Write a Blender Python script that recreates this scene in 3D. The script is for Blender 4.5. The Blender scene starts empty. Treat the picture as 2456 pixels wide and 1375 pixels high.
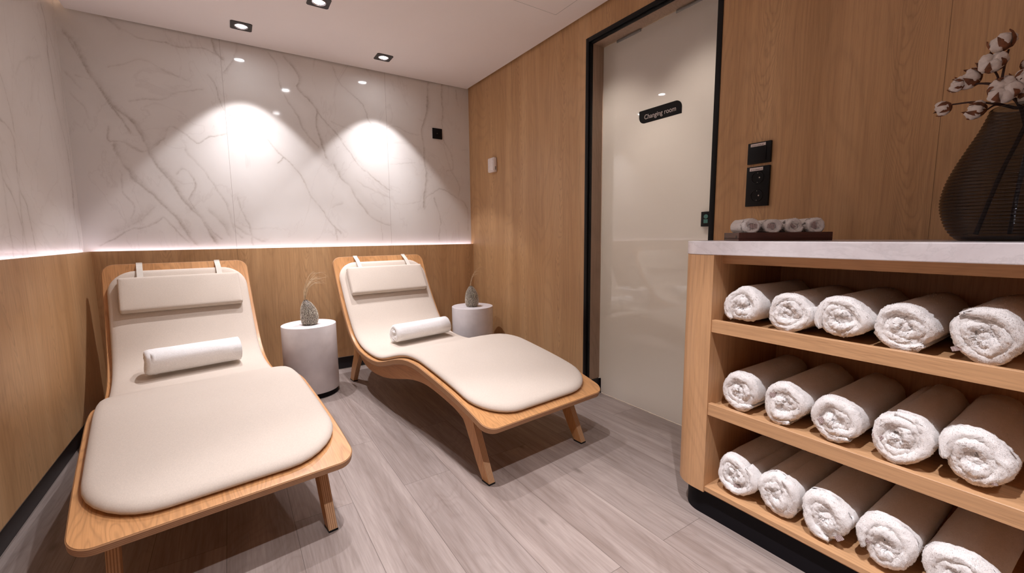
import bpy, bmesh, math, random
import numpy as np
from mathutils import Vector, Matrix, Euler, noise

SC = bpy.context.scene
COL = SC.collection
PI = math.pi

# ------------------------------------------------------------------ camera
F_PX, YAW, PITCH, ROLL = 1022.53, 0.5816, 0.1178, 0.0099
fw = Vector((math.sin(YAW)*math.cos(PITCH), math.cos(YAW)*math.cos(PITCH), -math.sin(PITCH)))
r0 = Vector((math.cos(YAW), -math.sin(YAW), 0.0))
d0 = fw.cross(r0)
rt = math.cos(ROLL)*r0 + math.sin(ROLL)*d0
dn = -math.sin(ROLL)*r0 + math.cos(ROLL)*d0
cam_data = bpy.data.cameras.new('camera')
cam_data.sensor_width = 36.0
cam_data.sensor_fit = 'HORIZONTAL'
cam_data.lens = F_PX/2456*36.0
cam_data.clip_start = 0.02
cam = bpy.data.objects.new('camera', cam_data)
M = Matrix((( rt.x, -dn.x, -fw.x, 0), (rt.y, -dn.y, -fw.y, 0), (rt.z, -dn.z, -fw.z, 1.0), (0, 0, 0, 1)))
cam.matrix_world = M
COL.objects.link(cam)
SC.camera = cam

# ------------------------------------------------------------------ world, exposure
w = bpy.data.worlds.new('world'); SC.world = w
w.use_nodes = True
w.node_tree.nodes['Background'].inputs[0].default_value = (1.0, 0.85, 0.78, 1)
w.node_tree.nodes['Background'].inputs[1].default_value = 0.0
SC.view_settings.view_transform = 'Standard'
SC.view_settings.look = 'None'
SC.view_settings.gamma = 1.0
SC.view_settings.use_curve_mapping = False
SC.view_settings.exposure = 0.05
SC.cycles.use_denoising = True
SC.cycles.max_bounces = 10
SC.cycles.diffuse_bounces = 5
SC.cycles.sample_clamp_indirect = 6.0

# room dimensions (metres)
XL, XLM = -0.665, -0.700          # left wainscot face, left marble face
YB, YBM = 3.362, 3.400            # rear wainscot face, rear marble face
XR = 1.805                        # oak wall with the glass door
ZC = 2.250                        # ceiling
YF = -1.700                       # wall behind the photographer
LEDGE = 0.935
SPOT_COL = (0.985, 0.955, 1.0)
SPOT_W = 29.0                    # wide share of each lamp
BEAM_W = 55.0                    # narrow share of each lamp
# downlights: x, y, power factor
SPOTS = [(0.150, 3.115, 1.0), (0.992, 3.115, 1.0), (0.490, 2.590, 0.75), (0.487, 1.790, 0.6),
         (0.487, 1.000, 1.4), (0.487, 0.200, 2.3), (0.487, -0.600, 0.8)]

# ------------------------------------------------------------------ helpers
def link(name, me, parent=None):
    o = bpy.data.objects.new(name, me); COL.objects.link(o)
    if parent is not None: o.parent = parent
    return o

def tag(o, label=None, cat=None, group=None, kind=None):
    if label: o['label'] = label
    if cat: o['category'] = cat
    if group: o['group'] = group
    if kind: o['kind'] = kind
    return o

def thing(name, loc, label, cat, group=None, rz=0.0):
    o = bpy.data.objects.new(name, None); COL.objects.link(o)
    o.empty_display_size = 0.05
    o.location = loc; o.rotation_euler = (0, 0, rz)
    return tag(o, label, cat, group)

def mesh(name, V, F, mats, parent=None, smooth=False, fm=None, attrs=None, angle=None):
    me = bpy.data.meshes.new(name)
    me.from_pydata([tuple(v) for v in V], [], [tuple(f) for f in F])
    if not isinstance(mats, (list, tuple)): mats = [mats]
    for m in mats: me.materials.append(m)
    if fm is not None: me.polygons.foreach_set('material_index', np.array(fm, dtype=np.int32))
    if smooth: me.polygons.foreach_set('use_smooth', np.ones(len(me.polygons), dtype=bool))
    if attrs:
        for an, vals in attrs.items():
            a = me.attributes.new(an, 'FLOAT', 'POINT'); a.data.foreach_set('value', np.array(vals, dtype=np.float32))
    me.update()
    if smooth and angle:
        bm = bmesh.new(); bm.from_mesh(me)
        for e in bm.edges:
            if len(e.link_faces) == 2 and e.calc_face_angle(0) > angle: e.smooth = False
        bm.to_mesh(me); bm.free()
    return link(name, me, parent)

def bm_obj(name, bm, mats, parent=None, smooth=False, angle=0.6):
    if smooth:
        for f in bm.faces: f.smooth = True
        for e in bm.edges:
            if len(e.link_faces) == 2 and e.calc_face_angle(0) > angle: e.smooth = False
    me = bpy.data.meshes.new(name); bm.to_mesh(me); bm.free()
    if not isinstance(mats, (list, tuple)): mats = [mats]
    for m in mats: me.materials.append(m)
    return link(name, me, parent)

def add_box(bm, x0, x1, y0, y1, z0, z1, bevel=0.0, seg=2, mi=0):
    vs = [bm.verts.new(p) for p in ((x0,y0,z0),(x1,y0,z0),(x1,y1,z0),(x0,y1,z0),(x0,y0,z1),(x1,y0,z1),(x1,y1,z1),(x0,y1,z1))]
    fs = [bm.faces.new([vs[i] for i in f]) for f in ((0,3,2,1),(4,5,6,7),(0,1,5,4),(1,2,6,5),(2,3,7,6),(3,0,4,7))]
    for f in fs: f.material_index = mi
    if bevel > 0:
        es = list({e for f in fs for e in f.edges})
        bmesh.ops.bevel(bm, geom=es, offset=bevel, segments=seg, affect='EDGES', profile=0.5)

def box(name, x0, x1, y0, y1, z0, z1, m, parent=None, bevel=0.0, seg=2):
    bm = bmesh.new(); add_box(bm, x0, x1, y0, y1, z0, z1, bevel, seg)
    return bm_obj(name, bm, m, parent, smooth=bevel > 0, angle=0.9 if bevel > 0 else 0.6)

def add_prism(bm, poly, h0, h1, axis='z', bevel=0.0, mi=0, seg=2):
    """extrude a polygon; axis z: poly (x,y); axis x: poly (y,z); axis y: poly (x,z)"""
    def P(a, b, h): return {'z': (a, b, h), 'x': (h, a, b), 'y': (a, h, b)}[axis]
    lo = [bm.verts.new(P(a, b, h0)) for a, b in poly]; hi = [bm.verts.new(P(a, b, h1)) for a, b in poly]
    n = len(poly); fs = [bm.faces.new(lo[::-1]), bm.faces.new(hi)]
    for i in range(n): fs.append(bm.faces.new((lo[i], lo[(i+1) % n], hi[(i+1) % n], hi[i])))
    for f in fs: f.material_index = mi
    bmesh.ops.recalc_face_normals(bm, faces=fs)
    if bevel > 0:
        es = [e for e in set(fs[0].edges) | set(fs[1].edges)]
        bmesh.ops.bevel(bm, geom=es, offset=bevel, segments=seg, affect='EDGES', profile=0.5)
    return fs

def lathe(profile, n=48, close=False):
    V, F = [], []
    for r, z in profile:
        for k in range(n):
            a = 2*PI*k/n; V.append((r*math.cos(a), r*math.sin(a), z))
    m = len(profile)
    for i in range(m-1):
        for k in range(n):
            F.append((i*n+k, i*n+(k+1) % n, (i+1)*n+(k+1) % n, (i+1)*n+k))
    if close:
        F.append(tuple(range(n))[::-1]); F.append(tuple(range((m-1)*n, m*n)))
    return V, F

def tube(pts, radii, n=6):
    V, F = [], []
    pts = [Vector(p) for p in pts]
    if not isinstance(radii, (list, tuple)): radii = [radii]*len(pts)
    for i, p in enumerate(pts):
        t = (pts[min(i+1, len(pts)-1)] - pts[max(i-1, 0)]).normalized()
        a = t.cross(Vector((0.3, 0.2, 1))).normalized() if abs(t.z) < 0.95 else t.cross(Vector((1, 0, 0))).normalized()
        b = t.cross(a)
        for k in range(n):
            q = 2*PI*k/n; V.append(p + radii[i]*(math.cos(q)*a + math.sin(q)*b))
    for i in range(len(pts)-1):
        for k in range(n):
            F.append((i*n+k, i*n+(k+1) % n, (i+1)*n+(k+1) % n, (i+1)*n+k))
    F.append(tuple(range(n))[::-1]); F.append(tuple(range((len(pts)-1)*n, len(pts)*n)))
    return V, F

def merge(parts):
    V, F = [], []
    for v, f in parts:
        o = len(V); V += list(v); F += [tuple(i+o for i in q) for q in f]
    return V, F

def curve_pts(P, n=10):
    P = [Vector(p) for p in P]; P = [2*P[0]-P[1]] + P + [2*P[-1]-P[-2]]; out = []
    for i in range(1, len(P)-2):
        a, b, c, d = P[i-1:i+3]
        for k in range(n):
            t = k/n; out.append(0.5*((2*b)+(c-a)*t+(2*a-5*b+4*c-d)*t*t+(3*b-a-3*c+d)*t**3))
    out.append(P[-2]); return out

# ------------------------------------------------------------------ materials
def new_mat(name):
    m = bpy.data.materials.new(name); m.use_nodes = True
    nt = m.node_tree; b = nt.nodes['Principled BSDF']
    return m, nt, b

def N(nt, typ, **kw):
    n = nt.nodes.new(typ)
    for k, v in kw.items():
        if k.startswith('i_'): n.inputs[k[2:].replace('_', ' ')].default_value = v
        else: setattr(n, k, v)
    return n

def ramp(nt, src, stops, interp='LINEAR'):
    r = nt.nodes.new('ShaderNodeValToRGB'); r.color_ramp.interpolation = interp
    e = r.color_ramp.elements
    while len(e) > 1: e.remove(e[-1])
    e[0].position = stops[0][0]; e[0].color = tuple(stops[0][1]) + (1,)
    for p, c in stops[1:]:
        x = e.new(p); x.color = tuple(c) + (1,)
    nt.links.new(src, r.inputs[0]); return r.outputs[0]

def mixc(nt, fac, a, b, typ='MIX'):
    m = nt.nodes.new('ShaderNodeMix'); m.data_type = 'RGBA'; m.blend_type = typ
    for s, v in ((m.inputs[0], fac), (m.inputs[6], a), (m.inputs[7], b)):
        if isinstance(v, (int, float)): s.default_value = v
        elif isinstance(v, tuple): s.default_value = v + (1,) if len(v) == 3 else v
        else: nt.links.new(v, s)
    return m.outputs[2]

def math_n(nt, op, a, b=None, c=None):
    m = nt.nodes.new('ShaderNodeMath'); m.operation = op
    for i, v in enumerate((a, b, c)):
        if v is None: continue
        if isinstance(v, (int, float)): m.inputs[i].default_value = v
        else: nt.links.new(v, m.inputs[i])
    return m.outputs[0]

def coords(nt, scale=(1, 1, 1), rot=(0, 0, 0), loc=(0, 0, 0)):
    tc = nt.nodes.new('ShaderNodeTexCoord'); mp = nt.nodes.new('ShaderNodeMapping')
    mp.inputs['Scale'].default_value = scale; mp.inputs['Rotation'].default_value = rot; mp.inputs['Location'].default_value = loc
    nt.links.new(tc.outputs['Object'], mp.inputs[0]); return mp.outputs[0]

def noise_n(nt, vec, scale=5, detail=4, rough=0.5, dist=0.0, out=0):
    n = nt.nodes.new('ShaderNodeTexNoise'); nt.links.new(vec, n.inputs['Vector'])
    n.inputs['Scale'].default_value = scale; n.inputs['Detail'].default_value = detail
    n.inputs['Roughness'].default_value = rough; n.inputs['Distortion'].default_value = dist
    return n.outputs[out]

def bump(nt, b, h, strength=0.3, dist=0.002):
    n = nt.nodes.new('ShaderNodeBump'); n.inputs['Strength'].default_value = strength; n.inputs['Distance'].default_value = dist
    nt.links.new(h, n.inputs['Height']); nt.links.new(n.outputs[0], b.inputs['Normal']); return n

def plain(name, col, rough=0.5, metal=0.0, spec=0.5, nscale=60, nvar=0.06, bmp=0.0, bscale=200, coat=0.0):
    m, nt, b = new_mat(name)
    v = coords(nt); f = noise_n(nt, v, nscale, 3)
    c0 = tuple(max(0, c*(1-nvar)) for c in col); c1 = tuple(min(1, c*(1+nvar)) for c in col)
    nt.links.new(ramp(nt, f, [(0.3, c0), (0.7, c1)]), b.inputs['Base Color'])
    b.inputs['Roughness'].default_value = rough; b.inputs['Metallic'].default_value = metal
    b.inputs['Specular IOR Level'].default_value = spec; b.inputs['Coat Weight'].default_value = coat
    if bmp: bump(nt, b, noise_n(nt, v, bscale, 3), bmp, 0.001)
    return m

def glow(name, col, strength):
    m, nt, b = new_mat(name)
    nt.nodes.remove(b); e = nt.nodes.new('ShaderNodeEmission')
    e.inputs[0].default_value = col + (1,); e.inputs[1].default_value = strength
    nt.links.new(e.outputs[0], nt.nodes['Material Output'].inputs[0]); return m

def wood(name, grain, cols, rough=0.45, fig=1.0, seams=None, seam_axis=1, bscale=1.0, offset=(0, 0, 0), coat=0.0, flat=(), ringmix=0.42, cath_on=False):
    """grain: axis index the grain runs along; cols: dark, mid, light"""
    m, nt, b = new_mat(name)
    def sc(a, g): return tuple(g if (i == grain or i in flat) else a for i in range(3))
    broad = noise_n(nt, coords(nt, sc(5.5, 0.28), loc=offset), 1.0, 3, 0.55, 0.4)
    cath = nt.nodes.new('ShaderNodeTexWave'); cath.wave_type = 'RINGS'; cath.rings_direction = 'SPHERICAL'
    ca = noise_n(nt, coords(nt, sc(3.2*fig, 0.55*fig), loc=offset), 1.0, 2, 0.5, 0.6)
    rings = math_n(nt, 'FRACT', math_n(nt, 'MULTIPLY', ca, 26.0))
    rings = math_n(nt, 'ABSOLUTE', math_n(nt, 'SUBTRACT', rings, 0.5))
    nt.nodes.remove(cath)
    fine = noise_n(nt, coords(nt, sc(150, 3.0), loc=offset), 1.0, 4, 0.65)
    pores = noise_n(nt, coords(nt, sc(420, 14), loc=offset), 1.0, 2, 0.6)
    c = ramp(nt, broad, [(0.28, cols[0]), (0.5, cols[1]), (0.74, cols[2])])
    rf = ramp(nt, rings, [(0.0, (0.80, 0.80, 0.80)), (0.25, (1, 1, 1)), (1.0, (1.03, 1.03, 1.03))])
    c = mixc(nt, ringmix, c, rf, 'MULTIPLY')
    if cath_on:
        # columns of nested cathedral arches
        tcc = nt.nodes.new('ShaderNodeTexCoord'); sp = nt.nodes.new('ShaderNodeSeparateXYZ'); nt.links.new(tcc.outputs['Object'], sp.inputs[0])
        ax = sp.outputs[seam_axis]; wob = noise_n(nt, coords(nt, (1.1, 1.1, 1.1), loc=offset), 1.0, 2, 0.5)
        wob2 = noise_n(nt, coords(nt, sc(14, 5), loc=offset), 1.0, 3, 0.6)
        u = math_n(nt, 'ADD', math_n(nt, 'MULTIPLY', ax, 2.35), math_n(nt, 'MULTIPLY', wob, 0.75))
        fu = math_n(nt, 'SUBTRACT', math_n(nt, 'FRACT', u), 0.5)
        q2 = math_n(nt, 'MULTIPLY', fu, fu)
        hgt = math_n(nt, 'ADD', math_n(nt, 'MULTIPLY', sp.outputs[2], -17.0), math_n(nt, 'ADD', math_n(nt, 'MULTIPLY', q2, 420.0), math_n(nt, 'MULTIPLY', wob2, 5.0)))
        ring2 = math_n(nt, 'ABSOLUTE', math_n(nt, 'SUBTRACT', math_n(nt, 'FRACT', hgt), 0.5))
        rl = ramp(nt, ring2, [(0.0, (0.80, 0.79, 0.78)), (0.20, (1, 1, 1)), (0.5, (1.06, 1.06, 1.06))])
        mask = ramp(nt, q2, [(0.0, (0.75, 0.75, 0.75)), (0.022, (0.45, 0.45, 0.45)), (0.05, (0, 0, 0))])
        c = mixc(nt, mask, c, mixc(nt, 1.0, c, rl, 'MULTIPLY'))
    c = mixc(nt, 0.75, c, ramp(nt, fine, [(0.30, (0.80, 0.78, 0.76)), (0.55, (1, 1, 1)), (0.75, (1.06, 1.05, 1.04))]), 'MULTIPLY')
    c = mixc(nt, 0.5, c, ramp(nt, pores, [(0.30, (0.70, 0.66, 0.62)), (0.42, (1, 1, 1))]), 'MULTIPLY')
    if seams:
        tc = nt.nodes.new('ShaderNodeTexCoord'); sx = nt.nodes.new('ShaderNodeSeparateXYZ'); nt.links.new(tc.outputs['Object'], sx.inputs[0])
        for s in seams:
            d = math_n(nt, 'ABSOLUTE', math_n(nt, 'SUBTRACT', sx.outputs[seam_axis], s))
            c = mixc(nt, math_n(nt, 'LESS_THAN', d, 0.0008), c, tuple(x*0.45 for x in cols[0]))
    nt.links.new(c, b.inputs['Base Color'])
    b.inputs['Roughness'].default_value = rough; b.inputs['Specular IOR Level'].default_value = 0.4
    b.inputs['Coat Weight'].default_value = coat; b.inputs['Coat Roughness'].default_value = 0.3
    bump(nt, b, fine, 0.12*bscale, 0.0006)
    return m

def marble(name, attr=True, seams=(), axis=0):
    m, nt, b = new_mat(name)
    v = coords(nt)
    cloud = noise_n(nt, v, 1.6, 4, 0.5, 0.5)
    base = ramp(nt, cloud, [(0.3, (0.715, 0.68, 0.645)), (0.6, (0.775, 0.75, 0.72)), (0.8, (0.80, 0.775, 0.75))])
    a = nt.nodes.new('ShaderNodeAttribute'); a.attribute_name = 'vein'
    nf = noise_n(nt, v, 55, 5, 0.7)
    nb = noise_n(nt, v, 9, 4, 0.6)
    k = math_n(nt, 'MULTIPLY', math_n(nt, 'ADD', math_n(nt, 'MULTIPLY', nf, 1.5), 0.05), math_n(nt, 'MAXIMUM', math_n(nt, 'ADD', math_n(nt, 'MULTIPLY', nb, 2.6), -0.45), 0.12))
    f = math_n(nt, 'MULTIPLY', a.outputs['Fac'], k)
    f = math_n(nt, 'MINIMUM', math_n(nt, 'MULTIPLY', f, 0.85), 0.9)
    c = mixc(nt, f, base, (0.37, 0.315, 0.27))
    # faint secondary veining
    w1 = noise_n(nt, coords(nt, (1, 1, 0.55), rot=(0.3, 0.5, 0.4)), 2.3, 6, 0.55, 1.2)
    th = ramp(nt, math_n(nt, 'ABSOLUTE', math_n(nt, 'SUBTRACT', w1, 0.5)), [(0.0, (1, 1, 1)), (0.012, (0, 0, 0))])
    c = mixc(nt, math_n(nt, 'MULTIPLY', math_n(nt, 'MULTIPLY', th, nb), 0.35), c, (0.50, 0.44, 0.41))
    tc = nt.nodes.new('ShaderNodeTexCoord'); sx = nt.nodes.new('ShaderNodeSeparateXYZ'); nt.links.new(tc.outputs['Object'], sx.inputs[0])
    for s in seams:
        d = math_n(nt, 'ABSOLUTE', math_n(nt, 'SUBTRACT', sx.outputs[axis], s))
        c = mixc(nt, math_n(nt, 'LESS_THAN', d, 0.0009), c, (0.42, 0.37, 0.34))
    nt.links.new(c, b.inputs['Base Color'])
    b.inputs['Roughness'].default_value = 0.07; b.inputs['Specular IOR Level'].default_value = 0.5
    return m

def terry(name, col, trans=0.0):
    m, nt, b = new_mat(name)
    v = coords(nt)
    f = noise_n(nt, v, 260, 5, 0.75); g = noise_n(nt, v, 30, 3, 0.6)
    c = ramp(nt, f, [(0.28, tuple(x*0.86 for x in col)), (0.6, col)])
    c = mixc(nt, 0.5, c, ramp(nt, g, [(0.3, (0.93, 0.92, 0.90)), (0.7, (1, 1, 1))]), 'MULTIPLY')
    nt.links.new(c, b.inputs['Base Color'])
    b.inputs['Roughness'].default_value = 0.95; b.inputs['Specular IOR Level'].default_value = 0.1
    b.inputs['Sheen Weight'].default_value = 0.25; b.inputs['Sheen Roughness'].default_value = 0.5
    bump(nt, b, f, 0.5, 0.003)
    tr = nt.nodes.new('ShaderNodeBsdfTranslucent'); nt.links.new(c, tr.inputs[0])
    mx = nt.nodes.new('ShaderNodeMixShader'); mx.inputs[0].default_value = trans
    nt.links.new(b.outputs[0], mx.inputs[1]); nt.links.new(tr.outputs[0], mx.inputs[2])
    nt.links.new(mx.outputs[0], nt.nodes['Material Output'].inputs[0])
    return m

def fabric(name, col):
    m, nt, b = new_mat(name)
    v = coords(nt)
    wx = noise_n(nt, coords(nt, (900, 160, 160)), 1, 2); wy = noise_n(nt, coords(nt, (160, 900, 900)), 1, 2)
    s = math_n(nt, 'MULTIPLY', math_n(nt, 'ADD', wx, wy), 0.5)
    g = noise_n(nt, v, 7, 3)
    c = ramp(nt, s, [(0.35, tuple(x*0.88 for x in col)), (0.62, col)])
    c = mixc(nt, 0.4, c, ramp(nt, g, [(0.3, (0.95, 0.94, 0.93)), (0.7, (1, 1, 1))]), 'MULTIPLY')
    nt.links.new(c, b.inputs['Base Color'])
    b.inputs['Roughness'].default_value = 0.9; b.inputs['Specular IOR Level'].default_value = 0.2
    b.inputs['Sheen Weight'].default_value = 0.15
    bump(nt, b, s, 0.25, 0.001)
    return m

def ply_edge(name, cols=((0.30, 0.145, 0.065), (0.44, 0.235, 0.112), (0.50, 0.28, 0.14))):
    """end grain of plywood: stripes across the sheet, carried by the 'ply' attribute (depth through the sheet, 0..1)"""
    m, nt, b = new_mat(name)
    a = nt.nodes.new('ShaderNodeAttribute'); a.attribute_name = 'ply'
    x = math_n(nt, 'MULTIPLY', a.outputs['Fac'], 4.5)
    s = math_n(nt, 'ABSOLUTE', math_n(nt, 'SUBTRACT', math_n(nt, 'FRACT', x), 0.5))
    c = ramp(nt, s, [(0.08, cols[0]), (0.24, cols[1]), (0.5, cols[2])])
    g = noise_n(nt, coords(nt, (60, 60, 60)), 1, 4, 0.6)
    c = mixc(nt, 0.5, c, ramp(nt, g, [(0.3, (0.82, 0.8, 0.78)), (0.7, (1, 1, 1))]), 'MULTIPLY')
    nt.links.new(c, b.inputs['Base Color']); b.inputs['Roughness'].default_value = 0.45
    return m

def floor_mat():
    m, nt, b = new_mat('floor_planks')
    tc = nt.nodes.new('ShaderNodeTexCoord'); mp = nt.nodes.new('ShaderNodeMapping')
    mp.inputs['Rotation'].default_value = (0, 0, PI/2); mp.inputs['Location'].default_value = (0.35, 0.08, 0)
    nt.links.new(tc.outputs['Object'], mp.inputs[0])
    br = nt.nodes.new('ShaderNodeTexBrick'); nt.links.new(mp.outputs[0], br.inputs[0])
    br.offset = 0.37; br.offset_frequency = 2; br.squash = 1.0
    br.inputs['Color1'].default_value = (0, 0, 0, 1); br.inputs['Color2'].default_value = (1, 1, 1, 1); br.inputs['Mortar'].default_value = (0.5, 0.5, 0.5, 1)
    br.inputs['Scale'].default_value = 1.0; br.inputs['Mortar Size'].default_value = 0.0007; br.inputs['Mortar Smooth'].default_value = 0.1
    br.inputs['Brick Width'].default_value = 1.25; br.inputs['Row Height'].default_value = 0.200
    bw = nt.nodes.new('ShaderNodeSeparateColor'); nt.links.new(br.outputs['Color'], bw.inputs[0])
    rnd = bw.outputs[0]
    cmb = nt.nodes.new('ShaderNodeCombineXYZ'); nt.links.new(math_n(nt, 'MULTIPLY', rnd, 31.0), cmb.inputs[0]); nt.links.new(math_n(nt, 'MULTIPLY', rnd, 17.0), cmb.inputs[1])
    def cc(s):
        mm = nt.nodes.new('ShaderNodeMapping'); mm.inputs['Scale'].default_value = s; nt.links.new(tc.outputs['Object'], mm.inputs[0])
        va = nt.nodes.new('ShaderNodeVectorMath'); va.operation = 'ADD'; nt.links.new(mm.outputs[0], va.inputs[0]); nt.links.new(cmb.outputs[0], va.inputs[1]); return va.outputs[0]
    broad = noise_n(nt, cc((16, 0.9, 1)), 1.0, 4, 0.6, 0.8)
    rg = noise_n(nt, cc((5.0, 0.9, 1)), 1.0, 2, 0.5, 1.0)
    rings = math_n(nt, 'ABSOLUTE', math_n(nt, 'SUBTRACT', math_n(nt, 'FRACT', math_n(nt, 'MULTIPLY', rg, 18.0)), 0.5))
    fine = noise_n(nt, cc((170, 6, 1)), 1.0, 4, 0.65)
    c = ramp(nt, broad, [(0.26, (0.235, 0.183, 0.158)), (0.47, (0.315, 0.258, 0.232)), (0.72, (0.41, 0.345, 0.312))])
    tint = ramp(nt, rnd, [(0.0, (0.93, 0.925, 0.93)), (0.5, (1.0, 0.99, 0.985)), (1.0, (1.07, 1.05, 1.04))])
    c = mixc(nt, 0.85, c, tint, 'MULTIPLY')
    c = mixc(nt, 0.45, c, ramp(nt, rings, [(0.0, (0.82, 0.80, 0.79)), (0.3, (1, 1, 1))]), 'MULTIPLY')
    c = mixc(nt, 0.7, c, ramp(nt, fine, [(0.3, (0.76, 0.74, 0.72)), (0.58, (1, 1, 1)), (0.8, (1.1, 1.09, 1.08))]), 'MULTIPLY')
    kn = nt.nodes.new('ShaderNodeTexVoronoi'); nt.links.new(cc((4, 1.6, 1)), kn.inputs[0]); kn.inputs['Scale'].default_value = 1.0
    c = mixc(nt, ramp(nt, kn.outputs['Distance'], [(0.02, (0.6, 0.6, 0.6)), (0.06, (0, 0, 0))]), c, (0.10, 0.075, 0.06))
    c = mixc(nt, br.outputs['Fac'], c, (0.10, 0.075, 0.065))
    nt.links.new(c, b.inputs['Base Color'])
    b.inputs['Roughness'].default_value = 0.42; b.inputs['Specular IOR Level'].default_value = 0.35
    bump(nt, b, fine, 0.15, 0.0008)
    return m

OAK = ((0.465, 0.265, 0.122), (0.575, 0.343, 0.168), (0.660, 0.418, 0.218))
CAB = ((0.50, 0.275, 0.135), (0.585, 0.335, 0.170), (0.66, 0.39, 0.205))
PLY = ((0.520, 0.250, 0.095), (0.600, 0.305, 0.125), (0.680, 0.365, 0.160))
MT = dict(
    oak_right=wood('oak_right', 2, OAK, 0.42, 1.0, cath_on=True, seams=(0.40, 2.72), seam_axis=1),
    oak_left=wood('oak_left', 2, OAK, 0.42, 0.9, cath_on=True, seams=(1.2,), seam_axis=1, offset=(3, 7, 1)),
    oak_back=wood('oak_back', 2, OAK, 0.42, 1.1, cath_on=True, seams=(0.038, 1.085), seam_axis=0, offset=(8, 2, 5)),
    oak_jamb=wood('oak_jamb', 2, ((0.36, 0.25, 0.18), (0.42, 0.30, 0.22), (0.46, 0.33, 0.25)), 0.45, 1.0, offset=(1, 9, 4)),
    oak_rear=wood('oak_rear', 2, OAK, 0.5, 1.0, offset=(12, 9, 4)),
    cab_v=wood('cabinet_vertical', 2, CAB, 0.4, 1.0, offset=(4, 1, 6)),
    cab_y=wood('cabinet_horizontal', 1, CAB, 0.4, 1.0, offset=(2, 5, 3)),
    board=wood('ash_plywood', 1, PLY, 0.35, 2.2, offset=(1, 2, 3), coat=0.15, flat=(2,), ringmix=1.0),
    rail=wood('ash_rail', 1, PLY, 0.4, 1.6, offset=(6, 2, 3)),
    leg=wood('ash_leg', 2, PLY, 0.4, 1.6, offset=(5, 2, 8)),
    ply=ply_edge('plywood_edge'),
    ply_leg=ply_edge('plywood_leg_edge', ((0.32, 0.16, 0.08), (0.56, 0.33, 0.175), (0.62, 0.385, 0.215))),
    marble_back=marble('marble_back', seams=(0.038, 1.085), axis=0),
    marble_left=marble('marble_left', seams=(1.9,), axis=1),
    ceil=plain('ceiling_paint', (0.87, 0.82, 0.80), 0.9, nscale=3, nvar=0.012, spec=0.2),
    black=plain('black_lacquer', (0.005, 0.005, 0.006), 0.38, nscale=30, spec=0.22),
    base=plain('black_skirting', (0.012, 0.011, 0.013), 0.4, nscale=30, spec=0.4),
    kick=plain('black_plinth', (0.006, 0.005, 0.007), 0.6, nscale=30, spec=0.15),
    alu=plain('aluminium_edge', (0.72, 0.66, 0.58), 0.35, 0.9),
    steel=plain('steel', (0.35, 0.36, 0.35), 0.35, 0.8),
    bezel=plain('downlight_bezel', (0.030, 0.024, 0.021), 0.5, nscale=40),
    chrome=plain('reflector', (0.75, 0.75, 0.82), 0.12, 1.0),
    white_plastic=plain('white_plastic', (0.80, 0.72, 0.68), 0.4),
    label=plain('paper_label', (0.72, 0.64, 0.62), 0.6),
    ink=plain('ink', (0.05, 0.04, 0.04), 0.6),
    brass=plain('contact', (0.6, 0.55, 0.48), 0.3, 0.9),
    fabric=fabric('cream_fabric', (0.665, 0.578, 0.495)),
    fabric_light=fabric('cream_fabric_pillow', (0.675, 0.590, 0.505)),
    strap=fabric('cream_strap', (0.66, 0.61, 0.54)),
    terry=terry('white_terry', (0.94, 0.91, 0.895)),
    terry_white=terry('bright_terry', (0.95, 0.94, 0.935)),
    pile=terry('terry_pile', (0.97, 0.95, 0.94), 0.5),
    band=plain('taupe_band', (0.42, 0.33, 0.32), 0.8, nscale=300, nvar=0.2),
    stone=plain('composite_stone', (0.77, 0.735, 0.745), 0.35, nscale=11, nvar=0.075, coat=0.1),
    tray=wood('tray_wood', 1, ((0.055, 0.018, 0.014), (0.085, 0.028, 0.020), (0.12, 0.04, 0.027)), 0.35, 1.4, offset=(5, 5, 5)),
    pebble=plain('pewter_bead', (0.60, 0.545, 0.46), 0.30, 0.65, nscale=80, nvar=0.15),
    pebble_dark=plain('pebble_vase_ground', (0.10, 0.080, 0.062), 0.5, nscale=80, nvar=0.3),
    straw=plain('dried_grass', (0.70, 0.55, 0.36), 0.8, nvar=0.25),
    cotton=plain('cotton', (0.74, 0.68, 0.64), 0.95, nscale=120, nvar=0.08, bmp=0.8, bscale=150),
    husk=plain('husk', (0.19, 0.070, 0.030), 0.75, nscale=60, nvar=0.5),
    twig=plain('twig', (0.050, 0.022, 0.018), 0.7, nvar=0.3),
    letter=plain('sign_lettering', (0.72, 0.68, 0.66), 0.5),
    green=plain('lock_indicator', (0.10, 0.30, 0.27), 0.5),
    lamp=glow('downlight_lens', (0.96, 0.955, 1.0), 85.0),
    led=glow('led_strip_cool', (0.98, 0.86, 1.0), 9.0),
    led_warm=glow('led_strip_warm', (1.0, 0.66, 0.45), 22.0),
    changing=plain('changing_room_paint', (0.62, 0.60, 0.56), 0.9, nscale=3, nvar=0.02),
)

def counter_stone():
    m, nt, b = new_mat('worktop_stone')
    v = coords(nt)
    w1 = noise_n(nt, coords(nt, (1, 1, 2.2), rot=(0.4, 0.3, 0.2)), 5, 7, 0.6, 1.6)
    n2 = noise_n(nt, v, 14, 4, 0.6)
    c = ramp(nt, n2, [(0.3, (0.66, 0.61, 0.625)), (0.6, (0.75, 0.71, 0.725))])
    th = ramp(nt, math_n(nt, 'ABSOLUTE', math_n(nt, 'SUBTRACT', w1, 0.5)), [(0.0, (1, 1, 1)), (0.03, (0, 0, 0))])
    c = mixc(nt, math_n(nt, 'MULTIPLY', math_n(nt, 'MULTIPLY', th, n2), 0.38), c, (0.40, 0.38, 0.38))
    nt.links.new(c, b.inputs['Base Color']); b.inputs['Roughness'].default_value = 0.22
    return m
MT['worktop'] = counter_stone()

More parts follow.
